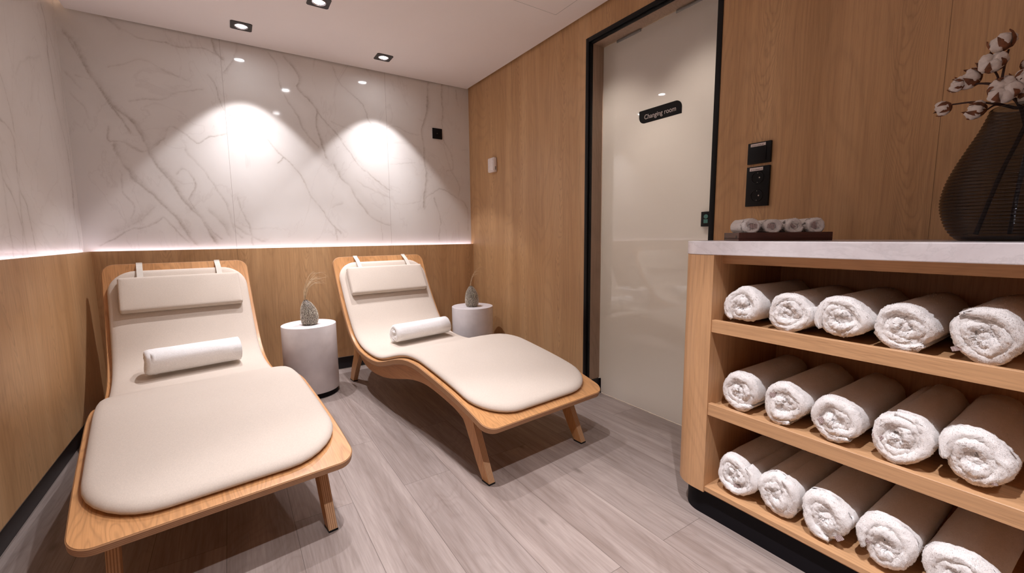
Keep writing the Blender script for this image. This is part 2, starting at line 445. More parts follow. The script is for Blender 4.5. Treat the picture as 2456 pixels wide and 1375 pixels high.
def frosted():
    m, nt, b = new_mat('frosted_glass')
    b.inputs['Base Color'].default_value = (0.76, 0.72, 0.69, 1)
    b.inputs['Roughness'].default_value = 0.9; b.inputs['Specular IOR Level'].default_value = 0.0
    tr = nt.nodes.new('ShaderNodeBsdfTranslucent'); tr.inputs[0].default_value = (0.88, 0.835, 0.79, 1)
    mx = nt.nodes.new('ShaderNodeMixShader'); mx.inputs[0].default_value = 0.5
    nt.links.new(b.outputs[0], mx.inputs[1]); nt.links.new(tr.outputs[0], mx.inputs[2])
    gl = nt.nodes.new('ShaderNodeBsdfGlossy'); gl.inputs['Roughness'].default_value = 0.025
    fr = nt.nodes.new('ShaderNodeFresnel'); fr.inputs[0].default_value = 1.7
    m2 = nt.nodes.new('ShaderNodeMixShader'); nt.links.new(fr.outputs[0], m2.inputs[0])
    nt.links.new(mx.outputs[0], m2.inputs[1]); nt.links.new(gl.outputs[0], m2.inputs[2])
    nt.links.new(m2.outputs[0], nt.nodes['Material Output'].inputs[0]); return m
MT['frost'] = frosted()

def smoke_glass():
    m, nt, b = new_mat('smoked_ribbed_glass'); nt.nodes.remove(b)
    tr = nt.nodes.new('ShaderNodeBsdfTransparent'); tr.inputs[0].default_value = (0.40, 0.385, 0.35, 1)
    gl = nt.nodes.new('ShaderNodeBsdfGlossy'); gl.inputs['Roughness'].default_value = 0.05; gl.inputs[0].default_value = (0.85, 0.85, 0.9, 1)
    lw = nt.nodes.new('ShaderNodeLayerWeight'); lw.inputs[0].default_value = 0.28
    mx = nt.nodes.new('ShaderNodeMixShader'); nt.links.new(math_n(nt, 'MULTIPLY', lw.outputs['Fresnel'], 0.75), mx.inputs[0])
    nt.links.new(tr.outputs[0], mx.inputs[1]); nt.links.new(gl.outputs[0], mx.inputs[2])
    nt.links.new(mx.outputs[0], nt.nodes['Material Output'].inputs[0]); return m
MT['smoke'] = smoke_glass()

# ================================================================== THE ROOM
box('floor', -1.2, 2.0, YF-0.1, 3.55, -0.06, 0.0, floor_mat())['kind'] = 'structure'

# marble faces: fine grids that carry the veining (a property of each slab) as a 'vein' attribute
VEINS_BACK = [(1.0,11,[-690,2143,-644,2092,-609,1991,-543,1868,-504,1771,-444,1707,-402,1616,-360,1501,-306,1405,-258,1329,-202,1216,-150,1135,-118,1039,-84,966]),(1.0,4,[-683,2140,-609,1991,-541,1848,-500,1730,-467,1640]),(0.6,4,[-497,2245,-435,2185,-340,2140,-235,2164,-125,2183,-50,2177,24,2138]),(0.7,9,[-497,2245,-464,2218,-436,2175]),(1.0,11,[-523,1554,-496,1499,-454,1405,-403,1299,-341,1200,-285,1110,-253,1040,-203,956]),(0.8,3,[-518,1529,-442,1395]),(0.9,3,[-349,1109,-301,1028,-241,957]),(0.7,4,[-562,1660,-553,1577,-488,1585,-441,1552,-392,1530,-328,1570,-276,1664,-256,1688,-203,1662,-132,1613,-71,1660,26,1689]),(0.6,9,[-488,1585,-450,1552,-392,1530,-307,1605,-276,1664]),(0.5,4,[-418,1822,-330,1852,-260,1852,-203,1889,-80,1921]),(0.75,3,[-53,2021,-10,1950,40,1820,140,1775,242,1691,346,1578,422,1482,508,1305,566,1226,624,1119,710,1022]),(0.8,3,[346,1578,309,1537]),(0.6,5,[301,2242,362,2159,375,2016,434,1865,474,1744,565,1638]),(0.9,8,[390,2250,454,2178,495,2087,479,2022,580,1899,561,1780,591,1653,623,1564]),(0.8,4,[579,1886,674,1781,747,1710]),(0.5,6,[-193,1561,-133,1487,-43,1376,0,1271,16,1210,27,1076,86,1013]),(0.7,5,[-242,1409,-202,1447,-143,1347,-180,1252,-149,1147,-89,1027,-42,990]),(0.5,16,[-88,1184,-33,1112,2,1026]),(0.7,4,[-618,954,-557,997,-493,1052,-405,1074,-349,1109]),(0.4,22,[-535,1052,-445,1108,-371,1165]),(0.6,4,[82,1262,85,1151,122,1063,148,962]),(0.5,7,[28,1088,109,1038,204,974]),(0.5,4,[-140,2223,-125,2183]),(0.8,9,[-35,2247,-21,2184,23,2126]),(0.5,8,[121,2238,106,2166,37,2049]),(0.5,4,[-646,1919,-555,1906]),(0.4,5,[-689,1931,-629,1853]),(0.4,4,[-684,1823,-639,1751,-637,1690]),(0.4,3,[-493,1989,-333,2021,-142,1971]),(0.4,4,[-481,1382,-482,1273,-455,1197,-478,1130]),(0.9,9,[1451,2246,1413,2064,1374,1882,1400,1707,1397,1404,1367,1250]),(0.8,3,[1460,2247,1404,2063,1392,1944]),(0.8,8,[1584,2255,1562,2087,1549,1950]),(0.6,4,[1549,1950,1571,1816,1636,1684,1651,1575,1580,1554]),(0.5,5,[1586,1756,1616,1573,1682,1419,1662,1322]),(0.5,4,[695,1823,798,1796,977,1784,1095,1833,1230,1821,1372,1823]),(0.6,3,[718,2237,787,2087,902,1973,952,1857,1059,1687]),(0.8,3,[691,1757,790,1647,881,1545,976,1468,1075,1387]),(0.8,8,[678,1529,752,1425,817,1374,867,1263,932,1151,1077,1094]),(0.6,5,[1386,1312,1507,1410,1644,1337,1751,1261,1783,1064]),(0.7,5,[1471,1346,1499,1175,1492,953]),(0.4,3,[1098,1562,1314,1572]),(0.4,4,[861,1432,972,1382,1072,1329]),(0.5,9,[661,1215,742,1231]),(0.5,4,[1695,2214,1710,2094]),(0.4,4,[1744,1709,1799,1722]),(0.4,3,[1115,1272,1239,1261,1352,1295]),(0.4,4,[881,2368,932,2300,983,2216]),(0.5,4,[654,1091,688,980]),(0.4,3,[1013,1166,1014,960])]
VEINS_LEFT = [(0.8,6,[3185,2173,3218,2089,3212,1933,3236,1710,3294,1482,3327,1287,3316,1103,3298,942]),(0.6,3,[3261,2060,3343,1978,3395,1878,3366,1654,3337,1389,3312,1133,3336,947]),(0.8,4,[2491,1453,2595,1410,2604,1330,2611,1217,2659,1160,2651,969]),(0.5,4,[2560,1659,2598,1570,2606,1441]),(0.6,6,[2447,1230,2530,1173,2565,1063,2508,957]),(0.6,5,[2436,1291,2444,1173,2438,1059,2420,959]),(0.6,6,[2624,1280,2583,1139,2568,963]),(0.4,4,[3067,1893,2898,1812,2750,1687])]

def vein_field(A, Z, veins, ay=1.0):
    # A, Z arrays of plane coordinates (m); slight wander so the veins are not ruler-straight
    rs = np.random.RandomState(4)
    dA = np.zeros_like(A); dZ = np.zeros_like(Z)
    for k in range(16):
        f = 6*1.38**k; p = rs.rand(6)*6.28; a = 0.036/(1.38**k)**0.82
        d = rs.rand(2)*2-1
        dA += a*np.sin(f*(A*d[0]+Z*d[1])+p[0])*np.cos(f*0.7*(Z*d[0]-A*d[1])+p[1])*0.45
        dZ += a*np.sin(f*(Z*d[1]-A*d[0])+p[2])*np.cos(f*0.8*A+p[3])*0.45
    A = A+dA; Z = Z+dZ
    out = np.zeros_like(A)
    for s, wpx, P in veins:
        q = np.array(P, dtype=float).reshape(-1, 2)/1000.0
        if len(q) > 2:
            e = np.vstack([2*q[0]-q[1], q, 2*q[-1]-q[-2]]); o_ = []
            for i in range(1, len(e)-2):
                for t in (0, .25, .5, .75):
                    a, b, c, d = e[i-1:i+3]; o_.append(.5*(2*b+(c-a)*t+(2*a-5*b+4*c-d)*t*t+(3*b-a-3*c+d)*t**3))
            q = np.array(o_+[q[-1]])
        wd = wpx*0.00165
        d = np.full_like(A, 9.0); side = np.zeros_like(A)
        for (x0, z0), (x1, z1) in zip(q[:-1], q[1:]):
            ex, ez = x1-x0, z1-z0; L2 = ex*ex+ez*ez+1e-9
            t = np.clip(((A-x0)*ex+(Z-z0)*ez)/L2, 0, 1)
            dd = np.hypot(A-x0-t*ex, Z-z0-t*ez)
            cr = ex*(Z-z0)-ez*(A-x0)
            m = dd < d; d = np.where(m, dd, d); side = np.where(m, np.sign(cr), side)
        # one crisp darker rim, one soft flank, as in calacatta
        soft = np.exp(-(d/wd)**2)*np.where(side > 0, 1.0, np.exp(-(d/(wd*0.35))**2)+0.0)
        core = 0.9*np.exp(-(d/0.0030)**2)
        halo = 0.12*np.exp(-(d/(wd*4+0.01))**2)
        out = np.maximum(out, s*(0.58*soft+0.45*core+1.3*halo))
    return np.clip(out, 0, 1)

def marble_wall(name, axis, val, a0, a1, z0, z1, veins, m, step=0.005, thick=0.04):
    na = int((a1-a0)/step)+1; nz = int((z1-z0)/step)+1
    aa = np.linspace(a0, a1, na); zz = np.linspace(z0, z1, nz)
    A, Z = np.meshgrid(aa, zz)
    vn = vein_field(A, Z, veins)
    if axis == 1:
        V = np.stack([A, np.full_like(A, val), Z], -1).reshape(-1, 3)
    else:
        V = np.stack([np.full_like(A, val), A, Z], -1).reshape(-1, 3)
    idx = np.arange(na*nz).reshape(nz, na)
    q = np.stack([idx[:-1, :-1], idx[:-1, 1:], idx[1:, 1:], idx[1:, :-1]], -1).reshape(-1, 4)
    if axis == 0: q = q[:, ::-1]
    # back of the slab
    n0 = len(V); off = thick if axis == 1 else -thick
    c = [(a0, z0), (a1, z0), (a1, z1), (a0, z1)]
    B = np.array([(a, val+off, z) if axis == 1 else (val+off, a, z) for a, z in c])
    V = np.vstack([V, B]); k = [idx[0, 0], idx[0, -1], idx[-1, -1], idx[-1, 0]]
    F = q.tolist() + [(n0+3, n0+2, n0+1, n0) if axis == 1 else (n0, n0+1, n0+2, n0+3)]
    rings = [list(idx[0, :]), list(idx[:, -1]), list(idx[-1, ::-1]), list(idx[::-1, 0])]
    for s, r in enumerate(rings):
        f = r[::-1] + [n0+s, n0+(s+1) % 4]
        F.append(tuple(int(i) for i in (f if axis == 1 else f[::-1])))
    o = mesh(name, V, F, m, attrs={'vein': np.concatenate([vn.ravel(), np.zeros(4)])})
    o['kind'] = 'structure'; return o

marble_wall('wall_back', 1, YBM, XLM, XR, 0.90, 2.42, VEINS_BACK, MT['marble_back'])
marble_wall('wall_left', 0, XLM, YF, YBM, 0.90, 2.42, VEINS_LEFT, MT['marble_left'], step=0.007)

# oak wainscots below the marble
def structure(o): o['kind'] = 'structure'; return o
structure(box('trim_1', XLM-0.04, XR, YB, YBM+0.04, 0.098, LEDGE-0.010, MT['oak_back']))
structure(box('trim_2', XLM-0.04, XL, YF, YB, 0.098, LEDGE-0.010, MT['oak_left']))
# upstand caps with the slot in which the light strip sits
o = structure(box('trim_3', XL, XR, YB, YB+0.010, LEDGE-0.010, LEDGE, MT['oak_back']))
o = structure(box('trim_4', XL-0.010, XL, YF, YB+0.010, LEDGE-0.010, LEDGE, MT['oak_left']))
# thin light metal edge under the panels and the black skirtings set back below
structure(box('trim_5', XL+0.004, XR, YB+0.0005, YB+0.012, 0.094, 0.098, MT['alu']))
structure(box('trim_6', XL-0.012, XL-0.0005, YF, YB, 0.094, 0.098, MT['alu']))
structure(box('baseboard_back', XL-0.012, XR, YB+0.006, YB+0.05, 0.0, 0.094, MT['base']))
structure(box('baseboard_left', XL-0.07, XL-0.018, YF, YB+0.006, 0.0, 0.094, MT['base']))
structure(box('trim_7', XL, XR, YB+0.001, YB+0.006, 0.0, 0.004, MT['alu']))

# light strips in the ledge slots
def led(name, x0, x1, y0, y1, z0, z1, m, label, **kw):
    t = thing(name, ((x0+x1)/2, (y0+y1)/2, z0), label, 'light strip', kw.get('group'))
    bm = bmesh.new(); cx, cy = (x0+x1)/2, (y0+y1)/2
    add_box(bm, x0-cx, x1-cx, y0-cy, y1-cy, 0, (z1-z0)*0.5); bm_obj('housing', bm, MT['white_plastic'], t)
    bm = bmesh.new(); add_box(bm, x0-cx+0.001, x1-cx-0.001, y0-cy+0.001, y1-cy-0.001, (z1-z0)*0.5, z1-z0); bm_obj('diffuser', bm, m, t)
    return t
led('light_strip', XL+0.004, XR-0.006, YB+0.014, YB+0.024, LEDGE-0.010, LEDGE-0.004, MT['led'], 'cool white light strip in the ledge along the far marble wall')
led('light_strip', XL-0.026, XL-0.014, YF+0.01, YB+0.010, LEDGE-0.010, LEDGE-0.004, MT['led'], 'cool white light strip in the ledge along the left marble wall')

# right wall, panelled in oak, with the door opening
DY0, DY1, DZ = 1.125, 1.915, 2.102       # opening inside the black frame
WX = XR+0.115
bm = bmesh.new()
add_box(bm, XR, WX, DY1, 3.55, 0.0, 2.42); add_box(bm, XR, WX, YF, DY0, 0.0, 2.42); add_box(bm, XR, WX, DY0, DY1, DZ, 2.42)
structure(bm_obj('wall_right', bm, MT['oak_right']))
# thin seam line down the corner
# black door frame, proud of the wall and lining the opening
bm = bmesh.new()
FT = 0.030
add_box(bm, XR-0.004, XR+0.02, DY1-0.002, DY1+FT-0.008, 0.0, DZ+FT-0.008, 0.001)
add_box(bm, XR-0.004, WX, DY0-FT+0.010, DY0+0.004, 0.0, DZ+FT-0.008, 0.001)
add_box(bm, XR-0.004, XR+0.02, DY0, DY1, DZ-0.002, DZ+FT-0.008, 0.001)
add_box(bm, XR+0.006, XR+0.022, DY1-0.012, DY1+0.002, 0.0, DZ, 0.001)
add_box(bm, XR+0.006, XR+0.022, DY0, DY1, DZ-0.012, DZ+0.002, 0.001)
structure(bm_obj('trim_8', bm, MT['black'], smooth=True))
bm = bmesh.new()
add_box(bm, XR+0.022, WX, DY1-0.010, DY1+0.004, 0.095, DZ)
add_box(bm, XR+0.022, WX, DY0, DY1, DZ-0.010, DZ+0.004)
structure(bm_obj('trim_9', bm, MT['oak_jamb']))
bm = bmesh.new()
add_box(bm, XR+0.010, WX-0.010, DY1-0.018, DY1-0.002, 0.0, 0.094); add_box(bm, WX-0.013, WX-0.006, DY1-0.030, DY1-0.018, 0.0, 0.096)
structure(bm_obj('baseboard_door', bm, MT['base']))
structure(box('baseboard_right', XR-0.003, XR+0.001, DY1+0.024, YB+0.006, 0.0, 0.094, MT['base']))

# frosted glass door leaf with its clips and lock box
GX = XR+0.105
door = bpy.data.objects.new('door_1', None); COL.objects.link(door); door['kind'] = 'structure'
door.location = (GX, DY0, 0)
bm = bmesh.new(); add_box(bm, 0, 0.008, 0.006, DY1-DY0-0.012, 0.004, DZ-0.014, 0.001, 1)
bm_obj('glass_leaf', bm, MT['frost'], door, smooth=True)
for yc in (0.590, 0.205):
    bm = bmesh.new(); add_box(bm, -0.005, 0.012, yc-0.085, yc+0.085, DZ-0.026, DZ-0.012, 0.002)
    tag(bm_obj('hinge_clip', bm, MT['steel'], door, smooth=True), label='grey steel clip rail at the top of the glass')
bm = bmesh.new(); add_box(bm, -0.020, 0.020, 0.004, 0.100, 1.036, 1.106, 0.002)
lk = bm_obj('lock_case', bm, MT['black'], door, smooth=True); tag(lk, label='square black lock case')
bm = bmesh.new(); add_prism(bm, [(0.074+0.011*math.cos(a), 1.083+0.010*math.sin(a)) for a in np.linspace(0, 2*PI, 20, endpoint=False)], -0.0212, -0.019, 'x')
add_box(bm, -0.0212, -0.019, 0.064, 0.085, 1.052, 1.070)
bm_obj('lock_indicator', bm, MT['green'], lk)

# lit changing room behind the frosted glass
bm = bmesh.new()
add_box(bm, WX, 3.1, 0.2, 2.9, -0.06, -0.001); add_box(bm, WX, 3.1, 0.2, 2.9, 2.42, 2.46)
add_box(bm, 3.1, 3.14, 0.2, 2.9, -0.06, 2.46); add_box(bm, WX, 3.14, 0.16, 0.2, -0.06, 2.46); add_box(bm, WX, 3.14, 2.9, 2.94, -0.06, 2.46)
structure(bm_obj('wall_changing_room', bm, MT['changing']))

# ceiling with a shadow gap along the walls, hung below the structural slab
structure(box('ceiling', XLM+0.045, XR-0.018, YF, YBM-0.012, ZC, ZC+0.03, MT['ceil']))
structure(box('ceiling_slab', XLM-0.04, XR+0.12, YF-0.1, YBM+0.04, 2.42, 2.46, MT['ceil']))
structure(box('wall_front', XLM-0.04, XR+0.12, YF-0.1, YF, 0.0, 2.46, MT['oak_rear']))
led('light_strip', XLM+0.050, XLM+0.058, 3.16, 3.372, ZC+0.031, ZC+0.036, MT['led_warm'], 'warm light strip in the ceiling cove at the far left corner')

# access hatch in the ceiling: a hairline square
hx0, hx1, hy0, hy1 = 1.145, 1.645, 1.520, 2.022
t = thing('access_hatch', ((hx0+hx1)/2, (hy0+hy1)/2, ZC), 'flush square white access hatch in the ceiling near the oak wall', 'hatch')
bm = bmesh.new(); hw = (hx1-hx0)/2; g = 0.0016
add_box(bm, -hw+g, hw-g, -hw+g, hw-g, -0.0012, -0.0002); bm_obj('hatch_panel', bm, MT['ceil'], t)
bm = bmesh.new()
add_box(bm, -hw-g, hw+g, -hw-g, -hw+g, -0.0006, -0.0001); add_box(bm, -hw-g, hw+g, hw-g, hw+g, -0.0006, -0.0001)
add_box(bm, -hw-g, -hw+g, -hw+g, hw-g, -0.0006, -0.0001); add_box(bm, hw-g, hw+g, -hw+g, hw-g, -0.0006, -0.0001)
bm_obj('hatch_frame', bm, MT['steel'], t)

# ------------------------------------------------------------------ downlights
def ring_plate(half, r, z0, z1, n=40):
    """square plate with a round hole"""
    V, F = [], []
    for z in (z0, z1):
        for k in range(n):
            a = 2*PI*k/n+PI/n; c, s = math.cos(a), math.sin(a); q = half/max(abs(c), abs(s))
            V.append((q*c, q*s, z)); V.append((r*c, r*s, z))
    m = 2*n
    for k in range(n):
        j = (k+1) % n
        F.append((2*k, 2*k+1, 2*j+1, 2*j)); F.append((m+2*k, m+2*j, m+2*j+1, m+2*k+1))
        F.append((2*k, 2*j, m+2*j, m+2*k)); F.append((2*k+1, m+2*k+1, m+2*j+1, 2*j+1))
    return V, F
SL = ['square black downlight over the left lounger, next to the marble', 'square black downlight over the right lounger, nearest the oak wall',
      'square black downlight cut by the top edge of the photo', 'square black downlight above the foot ends of the two loungers',
      'square black downlight in front of the towel cabinet', 'square black downlight beside the camera position', 'square black downlight at the near end of the room']
def downlight(i, x, y, pw, first=None):
    t = thing('downlight', (x, y, ZC), SL[i], 'ceiling light', 'recessed downlights in the white ceiling')
    if first is None:
        V, F = ring_plate(0.055, 0.034, -0.004, 0.0); mesh('bezel', V, F, MT['bezel'], t)
        V, F = lathe([(0.036, -0.004), (0.0345, -0.0062), (0.0325, -0.0064), (0.0300, -0.0030), (0.029, -0.0010)], 36)
        mesh('reflector_ring', V, F, MT['chrome'], t, smooth=True)
        V, F = lathe([(0.0005, -0.0022), (0.018, -0.0018), (0.0295, -0.0006)], 36); mesh('lens', V, F, MT['lamp'], t, smooth=True)
    else:
        for ch in first.children:
            if ch.type == 'MESH':
                c = ch.copy(); COL.objects.link(c); c.parent = t
    for wt, ang, bl in ((SPOT_W, 80, 0.22), (BEAM_W, 74, 1.0)):
        L = bpy.data.lights.new('downlight_beam', 'SPOT'); L.energy = wt*pw; L.color = SPOT_COL
        L.spot_size = math.radians(ang); L.spot_blend = bl; L.shadow_soft_size = 0.014
        lo = bpy.data.objects.new('downlight_beam', L); COL.objects.link(lo); lo.parent = t; lo.location = (0, 0, -0.010)
    return t
D0 = downlight(0, *SPOTS[0])
bpy.context.view_layer.update()
for i in range(1, len(SPOTS)): downlight(i, *SPOTS[i], first=D0)
# two lamps of the changing room, behind the glass
for i, (x, y, e) in enumerate(((2.36, 1.80, 300.0), (2.36, 1.22, 300.0))):
    t = thing('downlight', (x, y, 2.42), ['ceiling lamp of the changing room behind the glass, far side', 'ceiling lamp of the changing room behind the glass, near side'][i], 'ceiling light')
    V, F = ring_plate(0.055, 0.034, -0.004, 0.0); mesh('bezel', V, F, MT['bezel'], t)
    L = bpy.data.lights.new('downlight_beam', 'SPOT'); L.energy = e; L.color = (1.0, 0.92, 0.84); L.spot_size = math.radians(84); L.spot_blend = 0.5; L.shadow_soft_size = 0.03
    lo = bpy.data.objects.new('downlight_beam', L); COL.objects.link(lo); lo.parent = t; lo.location = (0, 0, -0.010)

# ------------------------------------------------------------------ small things on the walls
def text_mesh(name, body, size, m, parent, ext=0.0004, sx=1.0):
    cu = bpy.data.curves.new('lettering_curve', 'FONT'); cu.body = body; cu.size = size; cu.extrude = ext
    cu.align_x = 'CENTER'; cu.align_y = 'CENTER'; cu.offset = size*0.006
    to = bpy.data.objects.new('lettering_curve', cu); COL.objects.link(to)
    bpy.context.view_layer.update()
    me = bpy.data.meshes.new_from_object(to.evaluated_get(bpy.context.evaluated_depsgraph_get()))
    bpy.data.objects.remove(to); bpy.data.curves.remove(cu)
    me.materials.clear(); me.materials.append(m)
    for v in me.vertices: v.co.x *= sx
    o = link(name, me, parent); return o

# sign on the glass: plate with two rounded corners (local x = along -y of the room, local y = up)
sg = thing('door_sign', (GX-0.0015, 1.4955, 1.6285), 'black sign plate with Changing room lettering on the frosted glass door', 'sign')
def sign_poly():
    W_, H_, r = 0.1315, 0.0340, 0.036
    P = [(-W_, H_), (-W_, -H_+r)]
    P += [(-W_+r-r*math.cos(a), -H_+r-r*math.sin(a)) for a in np.linspace(0, PI/2, 10)]
    P += [(W_, -H_), (W_, H_-r)]
    P += [(W_-r+r*math.cos(a), H_-r+r*math.sin(a)) for a in np.linspace(0, PI/2, 10)]
    out = []
    for p in P:
        if not out or (abs(p[0]-out[-1][0])+abs(p[1]-out[-1][1])) > 1e-5: out.append(p)
    return out
bm = bmesh.new(); add_prism(bm, [(-a, b) for a, b in sign_poly()], -0.0015, 0.0015, 'x')
bm_obj('plate', bm, MT['black'], sg)
tx = text_mesh('lettering', 'Changing room', 0.034, MT['letter'], sg, sx=0.93)
tx.rotation_euler = (PI/2, 0, -PI/2); tx.location = (-0.0020, -0.002, -0.004)
sg.scale = (1, 1, 1)

# switch plate on the marble
t = thing('light_switch', (1.505, YBM, 1.850), 'small square black switch plate on the marble wall near the corner', 'switch')
bm = bmesh.new(); add_box(bm, -0.042, 0.042, -0.010, 0, -0.042, 0.042, 0.0015); bm_obj('plate', bm, MT['black'], t, smooth=True)
bm = bmesh.new(); add_box(bm, -0.027, 0.027, -0.012, -0.0095, -0.027, 0.027, 0.001); bm_obj('rocker', bm, MT['black'], t, smooth=True)
V, F = lathe([(0.0001, 0.0015), (0.0022, 0.001), (0.0024, 0)], 12); o = mesh('indicator', V, F, MT['brass'], t); o.rotation_euler = (PI/2, 0, 0); o.location = (-0.004, -0.012, 0.0)

# white wall sensor on the oak wall
t = thing('wall_sensor', (XR, 2.990, 1.562), 'small white sensor box on the oak wall left of the door', 'sensor')
bm = bmesh.new(); add_box(bm, -0.030, 0.0, -0.048, 0.048, -0.056, 0.056, 0.008, 3); bm_obj('housing', bm, MT['white_plastic'], t, smooth=True)
bm = bmesh.new(); add_box(bm, -0.0335, -0.029, -0.040, 0.040, -0.047, 0.047, 0.003, 2); bm_obj('cover', bm, MT['white_plastic'], t, smooth=True)
bm = bmesh.new(); add_box(bm, -0.020, -0.010, -0.0488, -0.0478, -0.040, -0.015, 0.0003, 1); bm_obj('vent_slot', bm, MT['steel'], t)

# switch and double socket with paper labels
def paper(parent, y, z, wd, h):
    bm = bmesh.new(); add_box(bm, -0.0130, -0.0120, y-wd/2, y+wd/2, z-h/2, z+h/2); l = bm_obj('paper_label', bm, MT['label'], parent)
    bm = bmesh.new(); rr = random.Random(int(z*1000)); q = y+wd*0.40
    while q > y-wd*0.38:
        s = rr.uniform(0.0018, 0.0045); add_box(bm, -0.0133, -0.0129, q-s, q, z-h*0.14-0.0012, z-h*0.14+0.0012); q -= s+rr.uniform(0.001, 0.003)
    bm_obj('print', bm, MT['ink'], l)
t = thing('light_switch', (XR, 0.921, 1.3215), 'square black switch with a paper label above the double socket', 'switch')
bm = bmesh.new(); add_box(bm, -0.011, 0, -0.045, 0.045, -0.0415, 0.0415, 0.0015); bm_obj('plate', bm, MT['black'], t, smooth=True)
bm = bmesh.new(); add_box(bm, -0.0135, -0.0105, -0.029, 0.029, -0.031, 0.024, 0.001); bm_obj('rocker', bm, MT['black'], t, smooth=True)
paper(t, 0.004, 0.0315, 0.058, 0.011)
t = thing('wall_socket', (XR, 0.921, 1.190), 'tall black double wall socket above the worktop', 'socket')
bm = bmesh.new(); add_box(bm, -0.011, 0, -0.045, 0.045, -0.079, 0.079, 0.0015); bm_obj('plate', bm, MT['black'], t, smooth=True)
for zc in (0.034, -0.037):
    V, F = lathe([(0.0255, 0.0), (0.0245, 0.0018), (0.0222, 0.0020), (0.0215, 0.0004), (0.0005, 0.0002)], 40)
    o = mesh('socket_outlet', V, F, MT['black'], t, smooth=True, angle=0.7); o.rotation_euler = (0, -PI/2, 0); o.location = (-0.011, 0, zc)
    for dy, dz, r in ((0, 0.0185, 0.0013), (0, -0.0185, 0.0013), (-0.0075, 0, 0.0030)):
        V, F = lathe([(0.0001, 0.0012), (r*0.75, 0.0012), (r, 0)], 12); c = mesh('contact', V, F, MT['brass'], o); c.location = (dz, dy, 0.0003)
paper(t, 0.006, 0.068, 0.052, 0.013)

# ================================================================== LOUNGERS
PROF = [(0,.271),(.045,.289),(.092,.303),(.17,.323),(.255,.342),(.346,.358),(.445,.373),(.552,.388),(.622,.3935),(.735,.387),(.852,.361),(.981,.322),
        (1.08,.297),(1.173,.287),(1.289,.289),(1.403,.305),(1.49,.340),(1.56,.395),(1.625,.475),(1.688,.566),(1.742,.655),(1.79,.740),(1.825,.815),(1.845,.866)]
def _cr(P, n=12):
    P = np.array(P, float); P = np.vstack([2*P[0]-P[1], P, 2*P[-1]-P[-2]]); out = []
    for i in range(1, len(P)-2):
        a, b, c, d = P[i-1:i+3]
        for t in np.linspace(0, 1, n, endpoint=False):
            out.append(.5*((2*b)+(-a+c)*t+(2*a-5*b+4*c-d)*t*t+(-a+3*b-3*c+d)*t**3))
    out.append(P[-2]); out = np.array(out)
    k = np.ones(9)/9; pad = np.vstack([2*out[0]-out[4:0:-1], out, 2*out[-1]-out[-2:-6:-1]])
    return np.stack([np.convolve(pad[:, 0], k, 'valid'), np.convolve(pad[:, 1], k, 'valid')], -1)
PC = _cr(PROF); PS = np.r_[0, np.cumsum(np.linalg.norm(np.diff(PC, axis=0), axis=1))]; SLEN = PS[-1]
def prof(s, d=0.0):
    """point (v, z) at arc length s along the board's upper face, d metres above it"""
    def p(q):
        if q < 0:
            t = (PC[3]-PC[0])/PS[3]; return PC[0]+t*q
        if q > SLEN:
            t = (PC[-1]-PC[-4])/(PS[-1]-PS[-4]); return PC[-1]+t*(q-SLEN)
        return np.array([np.interp(q, PS, PC[:, 0]), np.interp(q, PS, PC[:, 1])])
    a, b = p(s-.015), p(s+.015); t = (b-a)/np.linalg.norm(b-a)
    return p(s)+d*np.array([-t[1], t[0]])

def slab(s0, s1, hw, r0, r1, layers, top_d, nu=16, ns=70, crown=0.0, squish=None, side_mi=None):
    """rounded rectangle lying on the board. layers: (inset, d) from the bottom edge to the top edge."""
    def rows(ins):
        a, b = s0+ins, s1-ins; ra, rb = max(r0-ins, 0.002), max(r1-ins, 0.002)
        q = [a+ra*(1-math.cos(t)) for t in np.linspace(0, PI/2, 9)]
        q += list(np.linspace(a+ra, b-rb, ns)[1:-1]); q += [b-rb+rb*math.sin(t) for t in np.linspace(0, PI/2, 9)]
        return q, a, b, ra, rb
    def half(s, a, b, ra, rb, ins):
        h = hw-ins
        if s < a+ra: h -= ra-math.sqrt(max(0, ra*ra-(a+ra-s)**2))
        elif s > b-rb: h -= rb-math.sqrt(max(0, rb*rb-(s-b+rb)**2))
        return h
    V, F, MI, A = [], [], [], []
    lays = []
    nr = None
    for li, (ins, d) in enumerate(layers):
        q, a, b, ra, rb = rows(ins); nr = len(q)
        full = li in (0, len(layers)-1); g = {}
        for i, s in enumerate(q):
            h = half(s, a, b, ra, rb, ins)
            for j in range(nu+1):
                if not full and 0 < i < nr-1 and 0 < j < nu: continue
                t = 2*j/nu-1; t = math.sin(t*PI/2)*0.5+t*0.5; u = t*h; dd = d
                if crown and li == len(layers)-1:
                    e = min(h-abs(u), s-a, b-s); dd += crown*(1-math.exp(-max(e, 0)/0.035))
                if squish: dd = squish(u, s, dd, li == len(layers)-1)
                v, z = prof(s, dd); g[(i, j)] = len(V); V.append((u, v, z)); A.append(d)
        lays.append(g)
    def ring():
        return [(0, j) for j in range(nu)]+[(i, nu) for i in range(nr-1)]+[(nr-1, j) for j in range(nu, 0, -1)]+[(i, 0) for i in range(nr-1, 0, -1)]
    R = ring()
    for g, flip in ((lays[0], True), (lays[-1], False)):
        for i in range(nr-1):
            for j in range(nu):
                f = (g[(i, j)], g[(i, j+1)], g[(i+1, j+1)], g[(i+1, j)]); F.append(f[::-1] if flip else f); MI.append(0)
    for a, b in zip(lays[:-1], lays[1:]):
        for k in range(len(R)):
            p, q = R[k], R[(k+1) % len(R)]; F.append((a[p], a[q], b[q], b[p])); MI.append(1 if side_mi else 0)
    dmin = min(A); dmax = max(A)
    return V, F, MI, [(x-dmin)/(dmax-dmin+1e-9) for x in A]

